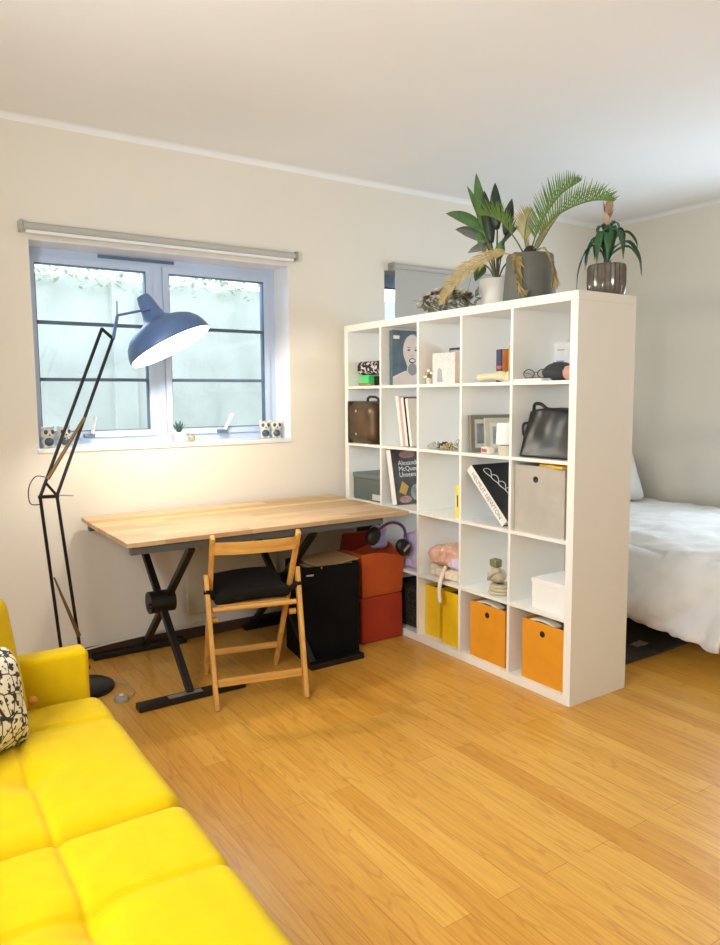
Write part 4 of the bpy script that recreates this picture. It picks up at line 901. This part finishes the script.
p0 = panda((-1.745, 1.925, SZ), .1, 'leftmost panda figurine at the left end of the window sill')
for x, y, a, lab in ((-1.665, 1.93, .15, 'panda figurine behind the lamp arm at the left of the sill'), (-.482, 1.98, -.3, 'panda figurine left of its twin at the right sill end'), (-.415, 1.965, -.2, 'rightmost panda figurine in the corner of the window sill')):
    c = copy_tree(p0); c.location = (x, y, SZ); c.rotation_euler = (0, 0, a); c['label'] = lab
t = thing('potted_succulent', 'small spiky succulent in a pink pot on the window sill', 'plant', (-1.045, 1.94, SZ))
MB().rbox((.068, .068, .056), .008, (4, 4, 3), (0, 0, .028)).build('planter', 'pinkpot', t, smooth=True)
for k in range(17):
    a = k*2.4; r = .008+.032*(k/17); d = V((math.cos(a)*r, math.sin(a)*r, .07-.035*k/17)); q = V((math.cos(a)*.006, math.sin(a)*.006, .054))
    MB().leaf([q, q+d*.5, q+d], [.006, .0075, .0006], fold=.4).build('leaf', 'succ', t, solid=.003)
t = thing('gold_ball', 'small gold marbled ball beside the pink succulent pot', 'ornament', (-.967, 1.945, SZ))
MB().ball((0, 0, .02), .02, 18).build('ball', 'goldball', t, smooth=True)

# ------------------------------------------------------------------ bed and rug
t = thing('bed', 'bed with rumpled white duvet behind the shelving unit', 'bed', (1.7, .9, 0))
MB().box((-.4, -1.0, .03), (.72, .9, .27), bev=.01).build('bed_base', 'bedbase', t)
MB().rbox((1.42, 1.92, .2), .05, (8, 10, 3), (.03, -.05, .37)).build('mattress', 'pillow', t, smooth=True)
b = MB(); NU, NV = 60, 90; g = []
for j in range(NV+1):
    row = []
    y = -1.12+1.7*j/NV
    for i in range(NU+1):
        s = i/NU*1.95            # distance along the cloth from the hem on the shelf side
        hem = .36+.035*math.sin(y*5.3+.4)+.03*noise.noise(V((y*4, 0, 3)))
        fold = .03*math.sin(y*17+2*math.sin(y*4)+s*6)+.022*noise.noise(V((y*9, s*7, 1)))+.012*noise.noise(V((y*22+s*14, s*9, 4)))
        if s < hem:
            k = (hem-s)/hem; x = -.73-.13*k-fold*k*1.2; z = .535-hem*k+.0
            x += .014*noise.noise(V((y*20, s*20, 2)))*k+.03*noise.noise(V((y*13+s*10, s*5-y*3, 4)))*k-.05*noise.noise(V((y*5+s*7, s*2.5-y*2, 6)))*k-.03*abs(noise.noise(V((y*10+s*12, s*3, 9))))*k
            rr = min(1, (hem-s)/.1); z -= 0; x += .05*(1-rr)**2
        else:
            q = s-hem; x = -.73+q+.05*max(0, 1-q/.1)**2; z = .535+.03*min(1, q/.15)-.03+.03*math.sin(min(1, q/.2)*PI/2)
            z += .022*noise.noise(V((x*4+y*2, y*3, 5)))+.02*noise.noise(V((x*11+y*5, y*6-x*4, 8)))*1.0+.008*noise.noise(V((x*25, y*22, 9)))
            if x > .8: x = .8
        row.append(b.bm.verts.new((x, y, z)))
    g.append(row)
for a, c in zip(g, g[1:]):
    for i in range(NU): b.bm.faces.new((a[i], a[i+1], c[i+1], c[i]))
dv = b.build('duvet', 'duvet', t, smooth=True, solid=.02)
tag(MB().rbox((.62, .16, .42), .07, (14, 3, 14), fn=pillow_fn(.62, .42, .16), k=4).build('pillow', 'pillow', loc=(2.1, 1.42, .775), smooth=True), 'white pillow propped at the head of the bed', 'pillow').rotation_euler = (math.radians(-22), 0, math.radians(-6))
tag(MB().rbox((.62, .16, .42), .07, (14, 3, 14), fn=pillow_fn(.62, .42, .16), k=4).build('pillow', 'pillow', loc=(2.1, 1.63, .765), smooth=True), 'second white pillow behind the propped one on the bed', 'pillow').rotation_euler = (math.radians(-12), 0, 0)
t = thing('rug', 'dark woven rug on the floor between shelving and bed', 'rug', (.9, .85, 0))
b = MB(); b.rbox((.92, 1.34, .012), .005, (20, 24, 1), (0, 0, .006), fn=lambda p: (p.x+.008*noise.noise(p*5), p.y+.012*noise.noise(p*4+V((5, 0, 0))), p.z)); b.build('pile', 'rug', t, smooth=40)
MB().rbox((.11, .055, .003), .001, (10, 6, 1), (.05, -.535, .0138), fn=lambda p: (p.x+.012*noise.noise(p*30), p.y+.012*noise.noise(p*24+V((1, 2, 0)))+.12*p.x, p.z)).build('worn_patch', 'rugpale', t)

# ------------------------------------------------------------------ light, world, camera
def area(name, loc, rot, sx, sy, e, col):
    l = bpy.data.lights.new(name, 'AREA'); l.shape = 'RECTANGLE'; l.size = sx; l.size_y = sy; l.energy = e; l.color = col
    o = bpy.data.objects.new(name, l); C.objects.link(o); o.location = loc; o.rotation_euler = rot; return o
# daylight through the left window and the unseen right wall window added for the bedroom
area('window_daylight', (XL-.05, (LW[0]+LW[1])/2, (LW[2]+LW[3])/2), (0, math.radians(-90), 0), LW[3]-LW[2]-.1, LW[1]-LW[0]-.1, 42, (.97, .985, 1))
area('window_daylight', (XR+.05, (R0[0]+R0[1])/2, (R0[2]+R0[3])/2), (0, math.radians(90), 0), .85, .9, 24, (.62, .8, 1))
# daylight of the light well coming in through the desk window
area('window_daylight', (-1.08, 2.6, 2.3), (math.radians(-62), 0, 0), 1.4, .8, 10, (.72, .86, 1))

w = bpy.data.worlds.new('sky'); S.world = w; w.use_nodes = True
nt = w.node_tree; bg = nt.nodes['Background']
bg.inputs[0].default_value = (.76, .89, 1, 1); bg.inputs[1].default_value = 3.8

cam = bpy.data.cameras.new('camera'); co = bpy.data.objects.new('camera', cam); C.objects.link(co); S.camera = co
cam.sensor_fit = 'HORIZONTAL'; cam.sensor_width = 36; cam.lens = 36*731.766/720; cam.clip_start = .02
yaw, pit, rol = .590941350, -.103194792, -.00742902065
fw = V((math.sin(yaw)*math.cos(pit), math.cos(yaw)*math.cos(pit), math.sin(pit))); rt = V((math.cos(yaw), -math.sin(yaw), 0)); up = rt.cross(fw)
r2 = rt*math.cos(rol)+up*math.sin(rol); u2 = up*math.cos(rol)-rt*math.sin(rol)
co.matrix_world = Matrix(((r2.x, u2.x, -fw.x, -2.50741222), (r2.y, u2.y, -fw.y, -2.08231427), (r2.z, u2.z, -fw.z, 1.38016026), (0, 0, 0, 1)))
vs = S.view_settings; vs.view_transform = 'Standard'; vs.look = 'None'; vs.gamma = 1; vs.use_curve_mapping = False; vs.exposure = .2
